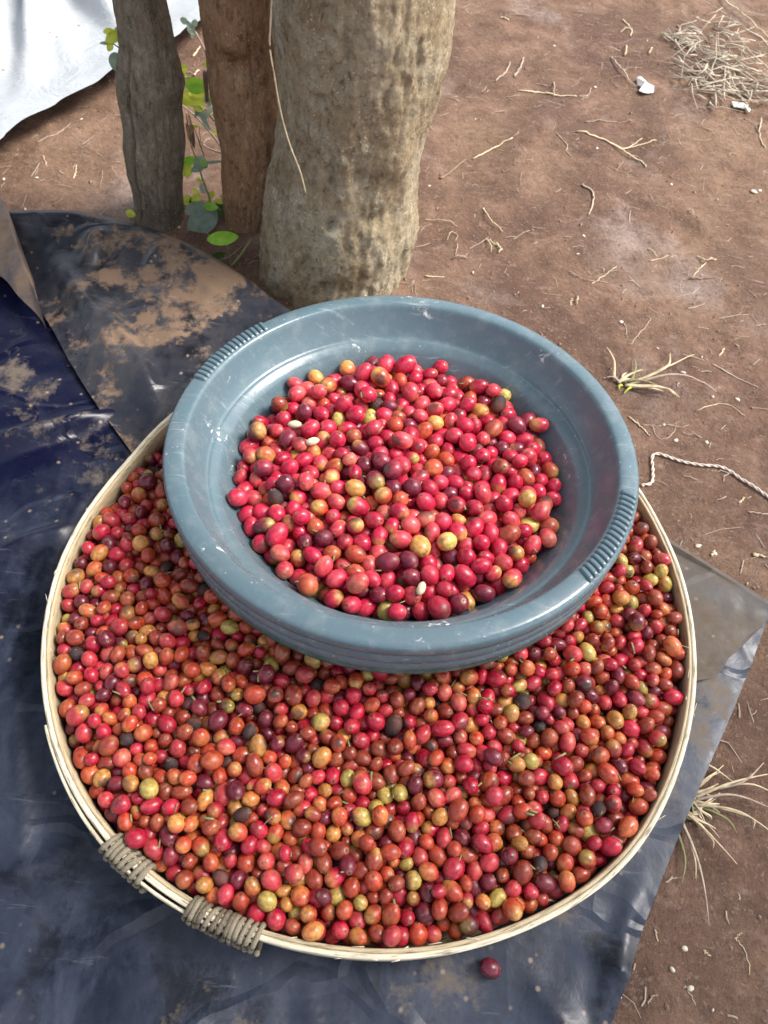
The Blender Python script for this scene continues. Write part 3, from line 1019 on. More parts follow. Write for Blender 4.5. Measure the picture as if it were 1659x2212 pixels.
def settle(P, rad, constrain, steps=170):
    n = len(P)
    pi = pj = None
    for s_ in range(steps):
        if s_ % 5 == 0:
            d2 = ((P[:, None, :] - P[None, :, :]) ** 2).sum(2) if n < 1600 else None
            if d2 is None:
                q = P.astype(np.float32)
                sq = (q * q).sum(1)
                d2 = sq[:, None] + sq[None, :] - 2 * q @ q.T
            pi, pj = np.nonzero(d2 < 0.0200 ** 2)
            k = pi < pj
            pi, pj = pi[k], pj[k]
        g = 0.0011 * (1 - s_ / steps) if s_ < steps * 0.85 else 0.0
        P[:, 2] -= g
        for _ in range(2):
            D = P[pi] - P[pj]
            L = np.sqrt((D * D).sum(1)) + 1e-9
            ov = (rad[pi] + rad[pj]) * 0.965 - L
            k = ov > 0
            C = D[k] * (ov[k] / L[k])[:, None] * 0.5
            a, b = pi[k], pj[k]
            cnt = np.bincount(a, minlength=n) + np.bincount(b, minlength=n)
            acc = np.stack([np.bincount(a, C[:, q], n) - np.bincount(b, C[:, q], n) for q in range(3)], 1)
            P += acc / np.maximum(1, cnt * 0.55)[:, None]
            P = constrain(P, rad)
    return P


def layered(n, rmax, cx0, cy0, zf):
    r = rmax * np.sqrt(rng.random(n)); a = rng.random(n) * 2 * math.pi
    x, y = cx0 + r * np.cos(a), cy0 + r * np.sin(a)
    return np.stack([x, y, zf(x, y) + rng.random(n) * 0.05], 1)


NT, NBs = 4700, 1150
radT = np.clip(rng.normal(0.00620, 0.00070, NT), 0.0048, 0.0082)
radB = np.clip(rng.normal(0.00785, 0.00065, NBs), 0.0062, 0.0096)
PT = settle(layered(NT, 0.25, TC[0], TC[1], lambda x, y: 0.03 + 0 * x), radT, tray_constrain)
PB0 = layered(NBs, 0.15, 0, 0, lambda x, y: -0.07 + 0 * x)
PB = settle(from_basin(PB0), radB, basin_constrain)

# cherry surface template: rings from the navel end to the stalk end
SEG = 14
RINGS = [0.15, 0.27, 0.38, 0.56, 0.82, 1.18, 1.57, 1.96, 2.34, 2.72, 2.98]
RADF = [0.975, 1.022, 0.990, 1, 1, 1, 1, 1, 1, 1, 0.985]


def template(seg, rings, radf):
    V = [(0, 0, 0.955)]
    T = [0.0]
    for a, f in zip(rings, radf):
        for k in range(seg):
            p = 2 * math.pi * (k + 0.5 * 0) / seg
            V.append((f * math.sin(a) * math.cos(p), f * math.sin(a) * math.sin(p), f * math.cos(a)))
            T.append(a)
    V.append((0, 0, -0.96)); T.append(math.pi)
    Q = []
    nr = len(rings)
    for k in range(seg):
        k2 = (k + 1) % seg
        Q.append((0, 1 + k, 1 + k2, 1 + k2))
        for r in range(nr - 1):
            a = 1 + r * seg
            Q.append((a + k, a + seg + k, a + seg + k2, a + k2))
        a = 1 + (nr - 1) * seg
        Q.append((a + k, len(V) - 1, len(V) - 1, a + k2))
    tris = []
    for q in Q:
        if q[2] == q[3]: tris.append((q[0], q[1], q[2]))
        elif q[1] == q[2]: tris.append((q[0], q[1], q[3]))
        else: tris += [(q[0], q[1], q[2]), (q[0], q[2], q[3])]
    return np.array(V), np.array(tris), np.array(T)


TV, TF, TT = template(SEG, RINGS, RADF)
LV_, LF_, LT_ = template(8, [0.5, 1.1, 1.7, 2.3, 2.8], [1] * 5)


def lin(*c): return np.array([((x / 255 + 0.055) / 1.055) ** 2.4 if x > 10 else x / 255 / 12.92 for x in c])


# (label words, base colour, second colour, weight in basin, weight in tray)
CLASSES = [
    ('crimson', lin(190, 34, 66), lin(208, 72, 88), .46, .17),
    ('light red', lin(204, 66, 78), lin(218, 128, 104), .24, .14),
    ('dark wine-purple', lin(116, 36, 56), lin(152, 50, 66), .10, .11),
    ('orange-red', lin(194, 78, 54), lin(218, 140, 84), .08, .20),
    ('brownish red', lin(156, 66, 50), lin(180, 102, 68), .04, .20),
    ('yellow-orange', lin(214, 156, 84), lin(206, 92, 64), .025, .075),
    ('yellow-green', lin(200, 184, 100), lin(206, 110, 80), .012, .035),
    ('blackened dry', lin(60, 42, 44), lin(116, 66, 58), .02, .02)]
CW = np.array([[c[3] for c in CLASSES], [c[4] for c in CLASSES]])
CW /= CW.sum(1)[:, None]


def make_cherry(rad, cls, r, hi=True, tone=1.0):
    """local vertices and colours of one cherry"""
    Vt, Tt = (TV, TT) if hi else (LV_, LT_)
    ln = r.uniform(1.02, 1.29)
    w1 = r.uniform(0.93, 1.0); w2 = r.uniform(0.90, 0.98)
    V = Vt.copy()
    # egg shape: one end blunter, slight lobes
    eg = r.uniform(-0.07, 0.07)
    V[:, 0] *= w1 * (1 + eg * V[:, 2]); V[:, 1] *= w2 * (1 + eg * V[:, 2])
    ph = r.uniform(0, 6.28)
    lob = 1 + 0.022 * np.sin(2 * np.arctan2(Vt[:, 1], Vt[:, 0]) + ph) * np.sin(Tt) + 0.018 * np.sin(Vt[:, 2] * 3 + ph) 
    V[:, 0] *= lob; V[:, 1] *= lob
    V[:, 2] *= ln
    name, c1, c2, _, _ = CLASSES[cls]
    dry = name == 'blackened dry'
    if dry:                                                     # shrivelled skin
        d = 1 + 0.05 * np.sin(Vt[:, 0] * 9 + ph) * np.sin(Vt[:, 1] * 8) + r.uniform(-.12, -.02)
        V *= d[:, None]
    if r.random() < 0.35:                                       # pressed-in side
        u3 = np.array([r.gauss(0, 1), r.gauss(0, 1), r.gauss(0, 1)]); u3 /= np.linalg.norm(u3)
        V *= (1 - r.uniform(.05, .14) * sstep(0.55, 0.95, Vt @ u3))[:, None]
    u = np.array([r.gauss(0, 1), r.gauss(0, 1), r.gauss(0, 1)]); u /= np.linalg.norm(u)
    dirn = Vt / (np.linalg.norm(Vt, axis=1)[:, None])
    side = sstep(-0.1 + r.uniform(-.5, .5), 0.9, dirn @ u)[:, None] * r.uniform(0.3, 1.0)
    if r.random() < 0.17 and not dry:                            # unripe blush towards the stalk
        c2 = lin(214, 170, 96) if r.random() < .7 else lin(176, 168, 88)
        side = sstep(0.15, 0.95, -dirn[:, 2] + 0.3 * dirn @ u)[:, None] * r.uniform(0.5, 0.95)
    b = r.uniform(0.76, 1.16) * tone
    C = (c1 * (1 - side) + c2 * side) * b
    C = C * (1 + 0.22 * np.sin(dirn @ np.array([2.1, 3.3, 1.7]) * 2.2 + ph))[:, None]
    bruise = r.random() < 0.22 and not dry
    if tone != 1.0: C = C * np.array([0.96, 0.86, 0.78])          # the tray's crop is riper and browner
    if bruise:                            # a brown bruised patch
        u2 = np.array([r.gauss(0, 1), r.gauss(0, 1), r.gauss(0, 1)]); u2 /= np.linalg.norm(u2)
        pz = sstep(0.62, 0.88, dirn @ u2)[:, None] * r.uniform(.5, .95)
        C = C * (1 - pz) + np.array([0.055, 0.032, 0.025]) * pz
    if hi and r.random() < 0.8:
        k = np.exp(-((Tt - 0.28) / 0.08) ** 2)[:, None] * 0.65
        C = C * (1 - k) + np.array([0.30, 0.17, 0.10]) * k
        k = np.exp(-(Tt / 0.14) ** 2)[:, None] * 0.75
        C = C * (1 - k) + np.array([0.06, 0.035, 0.022]) * k
        k = np.exp(-((Tt - math.pi) / 0.2) ** 2)[:, None] * 0.6
        C = C * (1 - k) + np.array([0.34, 0.24, 0.12]) * k
    rg_ = r.uniform(0.5, 0.65) if dry else r.uniform(0.07, 0.28)
    q = Quaternion((r.gauss(0, 1), r.gauss(0, 1), r.gauss(0, 1), r.gauss(0, 1))).normalized()
    Rm = np.array(q.to_matrix())
    big_, sml_ = (0.0083, 0.0070) if tone == 1.0 else (0.0073, 0.0062)
    size = 'plump ' if rad > big_ else 'small ' if rad < sml_ else ''
    shape = 'oval ' if ln > 1.24 else 'round ' if ln < 1.14 else ''
    return (V * rad) @ Rm.T, np.concatenate([np.clip(C, 0, 1), np.full((len(C), 1), rg_)], 1), (size + shape, ' with brown bruise' if bruise else '')


# how much of each cherry the picture shows: an id buffer of discs
P_all = np.concatenate([PT, PB]); rad_all = np.concatenate([radT, radB])
rel = P_all - np.array([0, 0, CAM_H])
ax, ay, af = np.array(cx_), np.array(cy_), np.array(FWD)
dep = rel @ af
ux = 384 + FPX * (rel @ ax) / dep; uy = 512 - FPX * (rel @ ay) / dep
buf = -np.ones((1024, 768), int)


def splat(idx):
    for i in idx:
        r = FPX * rad_all[i] / dep[i]
        x0, x1, y0, y1 = int(ux[i] - r), int(ux[i] + r) + 2, int(uy[i] - r), int(uy[i] + r) + 2
        if x1 <= 0 or y1 <= 0 or x0 >= 768 or y0 >= 1024: continue
        x0, y0 = max(x0, 0), max(y0, 0)
        yy, xx = np.mgrid[y0:min(y1, 1024), x0:min(x1, 768)]
        buf[yy, xx] = np.where((xx - ux[i]) ** 2 + (yy - uy[i]) ** 2 < r * r, i, buf[yy, xx])


ordr = np.argsort(-dep)
splat([i for i in ordr if i < NT])
yy, xx = np.mgrid[0:1024, 0:768]
ex_, ey_ = (xx / PS - 872) / 520, (yy / PS - 1045) / 412
buf[ex_ ** 2 + ey_ ** 2 < 1] = -1                     # hidden by the basin
splat([i for i in ordr if i >= NT])
vis = np.bincount(buf[buf >= 0], minlength=len(P_all))
INDIV_T = INDIV_B = set(np.argsort(-vis)[:299].tolist())          # the ones that show largest
rr_ = random.Random(99)
stuff = {'tray': ([], [], [], 0), 'basin': ([], [], [], 0)}
bufs = {True: [[], [], [], 0], False: [[], [], [], 0]}
for i in range(len(P_all)):
    inT = i < NT
    cls = int(rng.choice(len(CLASSES), p=CW[1 if inT else 0]))
    ind = (i in INDIV_T) if inT else (i in INDIV_B)
    hi = vis[i] > 0
    V, C, words = make_cherry(rad_all[i], cls, rr_, hi, 0.82 if inT else 1.0)
    F = TF if hi else LF_
    if ind:
        me = fast_mesh('coffee_cherry', V, F, M['cherry'], C)
        o = bpy.data.objects.new('coffee_cherry', me)
        col.objects.link(o)
        o.location = P_all[i]
        cn = CLASSES[cls][0]
        x, y, _ = P_all[i]
        rt = math.hypot(x - TC[0], y - TC[1]); rb_ = math.hypot(x - bC[0], y - bC[1])
        at_ = math.degrees(math.atan2(y - TC[1], x - TC[0]))
        if inT:
            where = 'by the rattan lashings' if rt > 0.22 and -146 < at_ < -103 else 'against the tray rim' if rt > 0.235 else 'in the tray beside the basin' if rb_ < 0.25 else 'amid the tray'
        else:
            where = 'at the basin heap edge' if rb_ > 0.115 else 'atop the basin heap'
        tag(o, f'{words[0]}{cn} coffee cherry{words[1]} {where}', 'coffee cherry', f'{cn} cherries {"in the tray" if inT else "in the basin"}')
    else:
        b = bufs[inT]
        b[0].append(V + P_all[i]); b[1].append(F + b[3]); b[2].append(C); b[3] += len(V)
for inT in (True, False):
    b = bufs[inT]
    o = bpy.data.objects.new('coffee_cherries', fast_mesh('coffee_cherries', np.concatenate(b[0]), np.concatenate(b[1]), M['cherry'], np.concatenate(b[2])))
    col.objects.link(o)
    tag(o, 'mass of mixed red and brown coffee cherries filling the bamboo tray' if inT else 'mass of bright red coffee cherries filling the blue grey basin', 'coffee cherries', kind='stuff')

# the one that rolled off
c_ = gp(1058, 2092, 0.015)
V, C, words = make_cherry(0.0074, 2, random.Random(4))
o = bpy.data.objects.new('coffee_cherry', fast_mesh('coffee_cherry', V, TF, M['cherry'], C))
col.objects.link(o)
o.location = (c_.x, c_.y, TARP_Z + 0.009)
tag(o, 'single purple coffee cherry lying loose on the tarp outside the tray', 'coffee cherry')

# broken stalks and scraps of leaf lying between the cherries
kv, kf = [], []
top = [i for i in np.argsort(-vis)[:900]]
for k in range(110):
    i = random.choice(top)
    d = np.array([random.gauss(0, 1), random.gauss(0, 1), 0.3]); d /= np.linalg.norm(d)
    p = P_all[i] + np.array([d[0], d[1], 0.55]) * rad_all[i] * 0.9
    e = np.array([random.gauss(0, 1), random.gauss(0, 1), random.gauss(0, .25)]); e /= np.linalg.norm(e)
    L = random.uniform(0.004, 0.011)
    v, f = tube([p - e * L / 2, p + np.array([0, 0, .0008]), p + e * L / 2], random.uniform(0.0004, 0.0010), 5, random.choice([1, 1, .4]))
    kf += [tuple(q + len(kv) for q in fc) for fc in f]; kv += v
o = mesh_obj('stalk_bits', kv, kf, M['stem'])
tag(o, 'tiny broken stalks and leaf scraps strewn among the coffee cherries', 'stalk bits', kind='stuff')

# bare beans among the cherries of the basin
def surf_z(P, rad, x, y):
    d = np.hypot(P[:, 0] - x, P[:, 1] - y)
    k = d < rad + 0.006
    return (P[k, 2] + np.sqrt(np.maximum(0, (rad[k] + 0.004) ** 2 - np.minimum(d[k], rad[k] + 0.0039) ** 2))).max() if k.any() else 0.05


for (px, py, rz, lb) in [(634, 890, 0.2, 'pale bare coffee bean by the back wall of the basin'), (674, 936, 0.5, 'pale bare coffee bean between red cherries in the basin'), (912, 1260, 1.3, 'pale bean squeezed from a split cherry near the basin front')]:
    q = gp(px, py, 0.105)
    V = TV.copy() * np.array([0.0042, 0.0037, 0.0066])
    V = V[:, [2, 1, 0]]
    o = mesh_obj('coffee_bean', V, TF, M['bean'])
    o.location = (q.x, q.y, surf_z(PB, radB, q.x, q.y) + 0.001)
    o.rotation_euler = (0.2, 0.1, rz)
    tag(o, lb, 'coffee bean')

# ------------------------------------------------------------------ weeds between the trunks
def leaf(parent, base, px, py, Y, wpx, lpx, ang, mat, tiltx=0.5, name='leaf'):
    """oval leaf blade centred where the picture shows it, at depth Y"""
    c = np.array(vp(px, py, Y))
    dist = np.linalg.norm(c - np.array([0, 0, CAM_H]))
    s = dist / (FPX / PS)
    L, W = lpx * s * 1.18, wpx * s * 1.22
    view = np.array([0, 0, CAM_H]) - c; view /= np.linalg.norm(view)
    a = np.array(cx_) * math.cos(ang) - np.array(cy_) * math.sin(ang)
    a = a - view * (a @ view) + view * random.uniform(-.35, .35); a /= np.linalg.norm(a)
    b = np.cross(view, a); b = b + view * random.uniform(-.4, .4); b /= np.linalg.norm(b)
    n = np.cross(a, b); n /= np.linalg.norm(n)
    V = []
    nl, nw = 11, 7
    for i in range(nl):
        u = i / (nl - 1)
        hw = 0.5 * W * (math.sin(math.pi * min(1, u * 0.97 + 0.02)) ** 0.62) * (1.08 - 0.25 * u)
        for j in range(nw):
            q = -1 + 2 * j / (nw - 1)
            p = c + a * (u - 0.5) * L + b * q * hw + n * (0.10 * W * abs(q) ** 1.3 - 0.22 * L * (u - 0.5) ** 2 + 0.012 * W * math.sin(9 * u + 3 * q))
            V.append(p)
    return mesh_obj(name, np.array(V) - np.array(base), grid_faces(nl, nw), mat, parent)


def stem(parent, base, pts, Y, r, mat, name='stem'):
    P = catmull([tuple(vp(x, y, Y if not isinstance(Y, (list, tuple)) else Y[k])) for k, (x, y) in enumerate(pts)], 5 * len(pts))
    V, F = tube(P, np.linspace(r, r * 0.6, len(P)), 6)
    return mesh_obj(name, np.array(V) - np.array(base), F, mat, parent)


def zq(x, y): return (351 + x * 0.2319, 108 + y * 0.2319)


WY = 0.86
b0 = tuple(gp(*zq(450, 1600)))
weed = empty('weed_plant', (b0[0], b0[1], 0))
tag(weed, 'leafy weed with sage and bright green leaves growing between the trunks', 'plant')
stem(weed, (b0[0], b0[1], 0), [zq(455, 1640), zq(440, 1400), zq(400, 1270), zq(360, 1160), zq(345, 1060)], 0.85, 0.0016, M['stem'])
stem(weed, (b0[0], b0[1], 0), [zq(455, 1640), zq(420, 1560), zq(370, 1600)], 0.84, 0.0014, M['stem'])
stem(weed, (b0[0], b0[1], 0), [zq(455, 1640), zq(500, 1560), zq(540, 1480)], 0.85, 0.0013, M['stem'])
for (x, y, w_, l_, a, mt, Y) in [(255, 1030, 14, 30, 3.1, 'leaf_g', .85), (228, 1120, 20, 22, 1.5, 'leaf_y', .85), (360, 1050, 20, 24, 0.6, 'leaf_s', .85), (330, 1095, 14, 26, 2.6, 'leaf_s', .85), (390, 1050, 12, 14, 0, 'leaf_g', .85), (470, 1045, 5, 34, -0.1, 'leaf_s', .85),
                                 (228, 1398, 15, 22, 3.0, 'leaf_y', .86), (370, 1595, 42, 58, 2.5, 'leaf_s', .835), (310, 1480, 24, 38, 2.9, 'leaf_s', .84), (455, 1462, 14, 24, 0.1, 'leaf_g', .84), (310, 1378, 13, 18, 2.6, 'leaf_y', .85), (343, 1215, 7, 12, 0.2, 'leaf_y', .85),
                                 (305, 1312, 8, 13, 0.9, 'leaf_y', .85), (455, 1350, 10, 16, -1.0, 'leaf_y', .86), (538, 1490, 24, 22, 1.2, 'leaf_d', .85), (300, 1420, 18, 22, 2.0, 'leaf_d', .86), (235, 1575, 14, 14, 0, 'leaf_y', .86), (425, 1440, 12, 14, -0.6, 'leaf_g', .845), (530, 1410, 9, 14, 0.5, 'leaf_y', .85), (380, 1290, 12, 16, 1.2, 'leaf_s', .85)]:
    leaf(weed, (b0[0], b0[1], 0), *zq(x, y), Y, w_, l_, a, M[mt])

b1 = tuple(gp(*zq(640, 2010)))
low = empty('weed_seedling', (b1[0], b1[1], 0))
tag(low, 'seedling with one broad bright green leaf at the foot of the orange trunk', 'plant')
stem(low, (b1[0], b1[1], 0), [zq(640, 2030), zq(620, 1900), zq(590, 1790)], 0.745, 0.0009, M['stem'])
leaf(low, (b1[0], b1[1], 0), *zq(565, 1752), 0.742, 23, 54, -0.1, M['leaf_g'])
leaf(low, (b1[0], b1[1], 0), *zq(525, 1915), 0.76, 12, 26, -0.3, M['leaf_d'])

b2 = tuple(gp(*zq(560, 1000)))
tall = empty('weed_vine', (b2[0], b2[1], 0))
TB = (b2[0], b2[1], 0)
tag(tall, 'straggly vine with yellow green leaves and dry stems beside the orange trunk', 'plant')
stem(tall, TB, [zq(600, 1010), zq(530, 880), zq(420, 740), zq(300, 610), zq(150, 490)], .90, 0.0014, M['straw_grey'])
stem(tall, TB, [zq(570, 970), zq(380, 880), zq(340, 700)], .90, 0.0011, M['straw_grey'])
stem(tall, TB, [zq(310, 1000), zq(260, 850), zq(220, 590)], .90, 0.0012, M['twig'])
stem(tall, TB, [zq(390, 990), zq(300, 740), zq(240, 640)], .90, 0.0010, M['twig'])
stem(tall, TB, [zq(480, 660), zq(400, 550), zq(290, 450)], .90, 0.0012, M['stem'])
stem(tall, TB, [zq(430, 330), zq(390, 310), zq(230, 240), zq(190, 190)], .90, 0.0011, M['stem'])
stem(tall, TB, [zq(400, 200), zq(405, 330), zq(415, 480)], .885, 0.0035, M['twig'], 'bark_strip')
for (x, y, w_, l_, a, mt) in [(320, 330, 24, 36, 0.1, 'leaf_g'), (345, 425, 28, 34, 0.4, 'leaf_y'), (240, 455, 22, 32, 0.4, 'leaf_y'), (185, 175, 14, 18, 0, 'leaf_y'), (205, 238, 6, 12, 0.2, 'leaf_y'), (340, 540, 12, 18, 0.1, 'leaf_y'), (425, 460, 14, 20, 1.4, 'leaf_s'),
                              (350, 575, 14, 22, 0.8, 'leaf_s'), (425, 585, 8, 28, -1.0, 'leaf_s'), (385, 640, 7, 26, 1.0, 'leaf_s'), (310, 712, 5, 9, 0.2, 'leaf_y'), (490, 770, 7, 9, 0, 'leaf_y'), (405, 135, 7, 10, 1.0, 'leaf_y'), (320, 580, 6, 20, 1.9, 'leaf_s'), (410, 700, 6, 24, 0.9, 'leaf_s')]:
    leaf(tall, TB, *zq(x, y), .895, w_, l_, a, M[mt])
for (x, y, l_, a) in [(240, 700, 46, 1.5), (270, 770, 50, 1.4)]:
    leaf(tall, TB, *zq(x, y), .90, 9, l_, a, M['twig'], name='dry_leaf')


def z1(x, y): return (x * 0.3906, y * 0.3906)


LY = 0.845
b3 = tuple(vp(*z1(700, 290), LY))
spr = empty('trunk_sprout', b3)
tag(spr, 'small yellow green sprout growing from the side of the thin grey trunk', 'plant')
stem(spr, b3, [z1(710, 290), z1(665, 268), z1(620, 240), z1(575, 237)], LY, 0.0009, M['stem'])
stem(spr, b3, [z1(700, 210), z1(660, 185), z1(640, 165)], LY, 0.0008, M['stem'])
stem(spr, b3, [z1(700, 345), z1(650, 330)], LY, 0.0008, M['stem'])
for (x, y, w_, l_, a, mt) in [(622, 205, 16, 26, 2.5, 'leaf_y'), (600, 173, 9, 16, 3.0, 'leaf_y'), (652, 163, 6, 10, 0.2, 'leaf_y'), (607, 258, 10, 14, 1.9, 'leaf_y'), (578, 238, 5, 14, 3.1, 'leaf_s'), (636, 340, 20, 24, 1.6, 'leaf_s')]:
    leaf(spr, b3, *z1(x, y), LY, w_, l_, a, M[mt])
b4 = tuple(gp(180, 470))
sd = empty('ground_seedling', tuple(gp(282, 480)))
tag(sd, 'tiny lime green seedling at the left foot of the thin grey trunk', 'plant')
stem(sd, tuple(gp(282, 480)), [(284, 478), (280, 466)], 0.80, 0.0007, M['stem'])
leaf(sd, tuple(gp(282, 480)), 282, 462, 0.80, 13, 16, 0.4, M['leaf_y'])
b5 = tuple(gp(455, 120))
fl_ = empty('dry_flower_stalk', b5)
tag(fl_, 'dry pale flower stalk leaning between the grey and orange trunks', 'plant')
FY = 1.0
stem(fl_, b5, [z1(1145, 330), z1(1130, 270), z1(1095, 200), z1(1070, 160)], FY, 0.0012, M['straw_grey'])
for (x, y, w_, l_, a) in [(1060, 165, 12, 16, 1.0), (1020, 115, 10, 13, 0.5), (1075, 130, 9, 12, 2.0), (1050, 140, 8, 16, 0.8), (1065, 185, 8, 14, 1.6)]:
    leaf(fl_, b5, *z1(x, y), FY, w_, l_, a, M['leaf_s'], name='dry_petal')

# dry stalks hanging on the thick trunk and leaning at its foot
P = catmull([tuple(vp(x, y, Y)) for x, y, Y in [(588, -20, .70), (584, 60, .70), (583, 100, .70), (592, 160, .69), (606, 240, .685), (625, 310, .68), (648, 370, .68), (660, 416, .68)]], 30)
V, F = tube(P, 0.0009, 6)
o = based('dry_stalk', V, F, M['straw'])
tag(o, 'long thin straw coloured stalk hanging down the thick pale trunk', 'stalk')
P = catmull([tuple(vp(x, y, Y)) for x, y, Y in [(*zq(640, 2015), .755), (*zq(720, 1920), .77), (*zq(830, 1760), .80)]], 12)
V, F = tube(P, 0.0016, 6)
o = based('leaning_stalk', V, F, M['stem'])
tag(o, 'greenish stalk leaning in the gap between orange and thick trunks', 'stalk')

# ------------------------------------------------------------------ litter on the earth
def z3(x, y): return (918 + x * 0.4467, y * 0.4467)
def z8(x, y): return (1242 + x * 0.3418, 648 + y * 0.3418)
def z7(x, y): return (972 + x * 0.4141, 1566 + y * 0.4141)


def strand(name, pts, r, mat, label, cat, group=None, lift=0.0, arch=0.0, flat=0.7, base_z=None, taper=0.6):
    G = [gp(x, y) for x, y in pts]
    n = max(7, 5 * len(pts))
    Q = catmull([(g.x, g.y, 0) for g in G], n)
    Q[:, 2] = [gz(a, b) for a, b in Q[:, :2]]
    Q[:, 2] = np.maximum(Q[:, 2], Q[:, 2].mean() - 0.001) + r * flat * 0.7 + lift
    Q[:, 2] += arch * np.sin(np.linspace(0, math.pi, n))
    Q[:, :2] += 0.0006 * rng.normal(size=(n, 2))
    r = r * 0.68
    V, F = tube(Q, np.linspace(r, r * taper, n) * rng.uniform(0.75, 1.2, n), 6, flat)
    o = based(name, V, F, M[mat])
    tag(o, label, cat, group)
    return o


G1 = 'twigs and straws scattered on the earth'
LBL = {'straw': 'thin pale straw lying on the bare earth', 'twig': 'thin brown twig lying on the bare earth', 'straw_grey': 'weathered grey straw lying on the bare earth'}
tw = [([(75, 845), (200, 745)], .0032, 'twig', 'thick dark twig lying in line with a pale stick right of the trunk'),
      ([(235, 738), (330, 690), (430, 645)], .0024, 'straw', 'pale curved stick lying right of the thick trunk'),
      ([(345, 372), (400, 310), (418, 268)], .0026, 'straw_grey', 0), ([(435, 345), (470, 290), (483, 250)], .0030, 'straw_grey', 0),
      ([(455, 415), (560, 420), (640, 432), (740, 440)], .0028, 'straw', 'long straight pale stalk lying below the ashy patch'), ([(628, 375), (630, 440)], .0020, 'straw_grey', 0),
      ([(910, 255), (940, 310), (965, 350), (1030, 395)], .0026, 'straw_grey', 'bent grey stalk pointing at the white paper scrap'),
      ([(735, 628), (870, 655), (980, 715), (1040, 760), (1075, 795)], .0028, 'straw', 'long forked pale twig lying on the bare earth'),
      ([(870, 655), (980, 685), (1060, 635)], .0022, 'straw', 'BR'), ([(960, 690), (1100, 655), (1130, 650)], .0020, 'straw', 'BR'),
      ([(765, 875), (815, 920), (815, 970), (795, 1030)], .0026, 'straw_grey', 'curved hook shaped weathered stalk on the earth'),
      ([(285, 1000), (310, 1050), (380, 1100)], .0016, 'straw', 0), ([(300, 1125), (320, 1160), (325, 1190)], .0015, 'straw', 0), ([(320, 1130), (355, 1165), (370, 1190)], .0018, 'straw', 0), ([(350, 1150), (372, 1192), (360, 1205)], .0022, 'straw', 0),
      ([(1085, 1185), (1130, 1225)], .0014, 'straw', 0), ([(1095, 1250), (1160, 1232), (1225, 1225)], .0016, 'straw', 0), ([(810, 1360), (870, 1320), (930, 1280)], .0014, 'straw', 0), ([(700, 1290), (790, 1340), (890, 1355)], .0009, 'straw_grey', 0),
      ([(1325, 1230), (1360, 1265), (1415, 1245)], .0020, 'straw', 'forked pale twig over a small hole in the earth'), ([(1360, 1265), (1295, 1325)], .0016, 'straw', 'BR'), ([(1290, 1330), (1390, 1325), (1470, 1300)], .0015, 'twig', 0),
      ([(965, 60), (1010, 100), (1005, 140)], .0024, 'straw', 0), ([(950, 120), (1010, 105)], .0020, 'straw', 0),
      ([(1235, 85), (1245, 130), (1240, 190)], .0026, 'straw_grey', 0), ([(1640, 545), (1630, 620), (1655, 700)], .0020, 'straw', 0), ([(780, 560), (880, 560), (1010, 570)], .0016, 'straw_grey', 0),
      ([(640, 625), (690, 680), (690, 710), (720, 745)], .0014, 'straw_grey', 0), ([(0, 1325), (95, 1322)], .0018, 'straw', 0), ([(130, 1235), (205, 1230)], .0016, 'straw_grey', 0), ([(0, 1050), (90, 1060), (160, 1075)], .0010, 'straw', 0),
      ([(110, 1140), (130, 1110), (160, 1125), (150, 1150)], .0009, 'straw', 0), ([(160, 1160), (150, 1220)], .0012, 'straw_grey', 0),
      ([(1280, 1475), (1365, 1445)], .0014, 'straw_grey', 0), ([(735, 1465), (740, 1420)], .0018, 'straw', 0), ([(705, 1465), (715, 1430)], .0012, 'straw', 0), ([(1280, 1000), (1305, 1025)], .0014, 'straw', 0), ([(370, 65), (410, 80)], .0030, 'straw', 0), ([(430, 1135), (520, 1090)], .0010, 'straw_grey', 0),
      ([(1090, 240), (1105, 210)], .0026, 'straw', 0), ([(975, 240), (980, 190)], .0026, 'straw', 0), ([(870, 205), (950, 215)], .0016, 'straw_grey', 0), ([(750, 440), (800, 430), (810, 395)], .0018, 'straw_grey', 0)]
main = None
for pts, r, mt, lb in tw:
    if lb == 'BR':                      # side branch of the twig before
        o = strand('side_branch', [z3(*p) for p in pts], r, mt, None, None)
        o.parent = main
        o.location = o.location - main.location
        continue
    o = strand('twig' if mt == 'twig' else 'straw', [z3(*p) for p in pts], r, mt, lb or LBL[mt], 'twig' if mt == 'twig' else 'straw', None if lb else G1 + ', ' + mt.replace('_', ' '), arch=random.choice([0, 0, .002, .004]))
    if lb: main = o
tw8 = [([(355, 270), (420, 190), (480, 115), (450, 85)], .0012, 'straw_grey', 0), ([(875, 385), (1020, 460), (1170, 540)], .0016, 'straw_grey', 'straight grey straw beyond the pale grass tuft'), ([(770, 690), (940, 650), (1080, 720)], .0010, 'straw', 0),
       ([(350, 730), (420, 790), (475, 850)], .0018, 'straw', 0), ([(490, 780), (545, 870), (630, 830), (655, 760)], .0010, 'straw_grey', 0), ([(930, 325), (960, 280)], .0022, 'straw', 0), ([(295, 130), (330, 160), (330, 225)], .0012, 'straw_grey', 0), ([(1040, 1275), (1080, 1240)], .0018, 'straw', 0),
       ([(430, 775), (560, 785), (680, 755)], .0008, 'straw_grey', 0), ([(1140, 1590), (1205, 1610)], .0030, 'straw', 0), ([(880, 1600), (895, 1570)], .0018, 'straw', 0), ([(1100, 1330), (1220, 1350)], .0014, 'straw_grey', 0)]
for pts, r, mt, lb in tw8:
    strand('straw', [z8(*p) for p in pts], r, mt, lb or LBL[mt], 'straw', None if lb else G1 + ', ' + mt.replace('_', ' '))
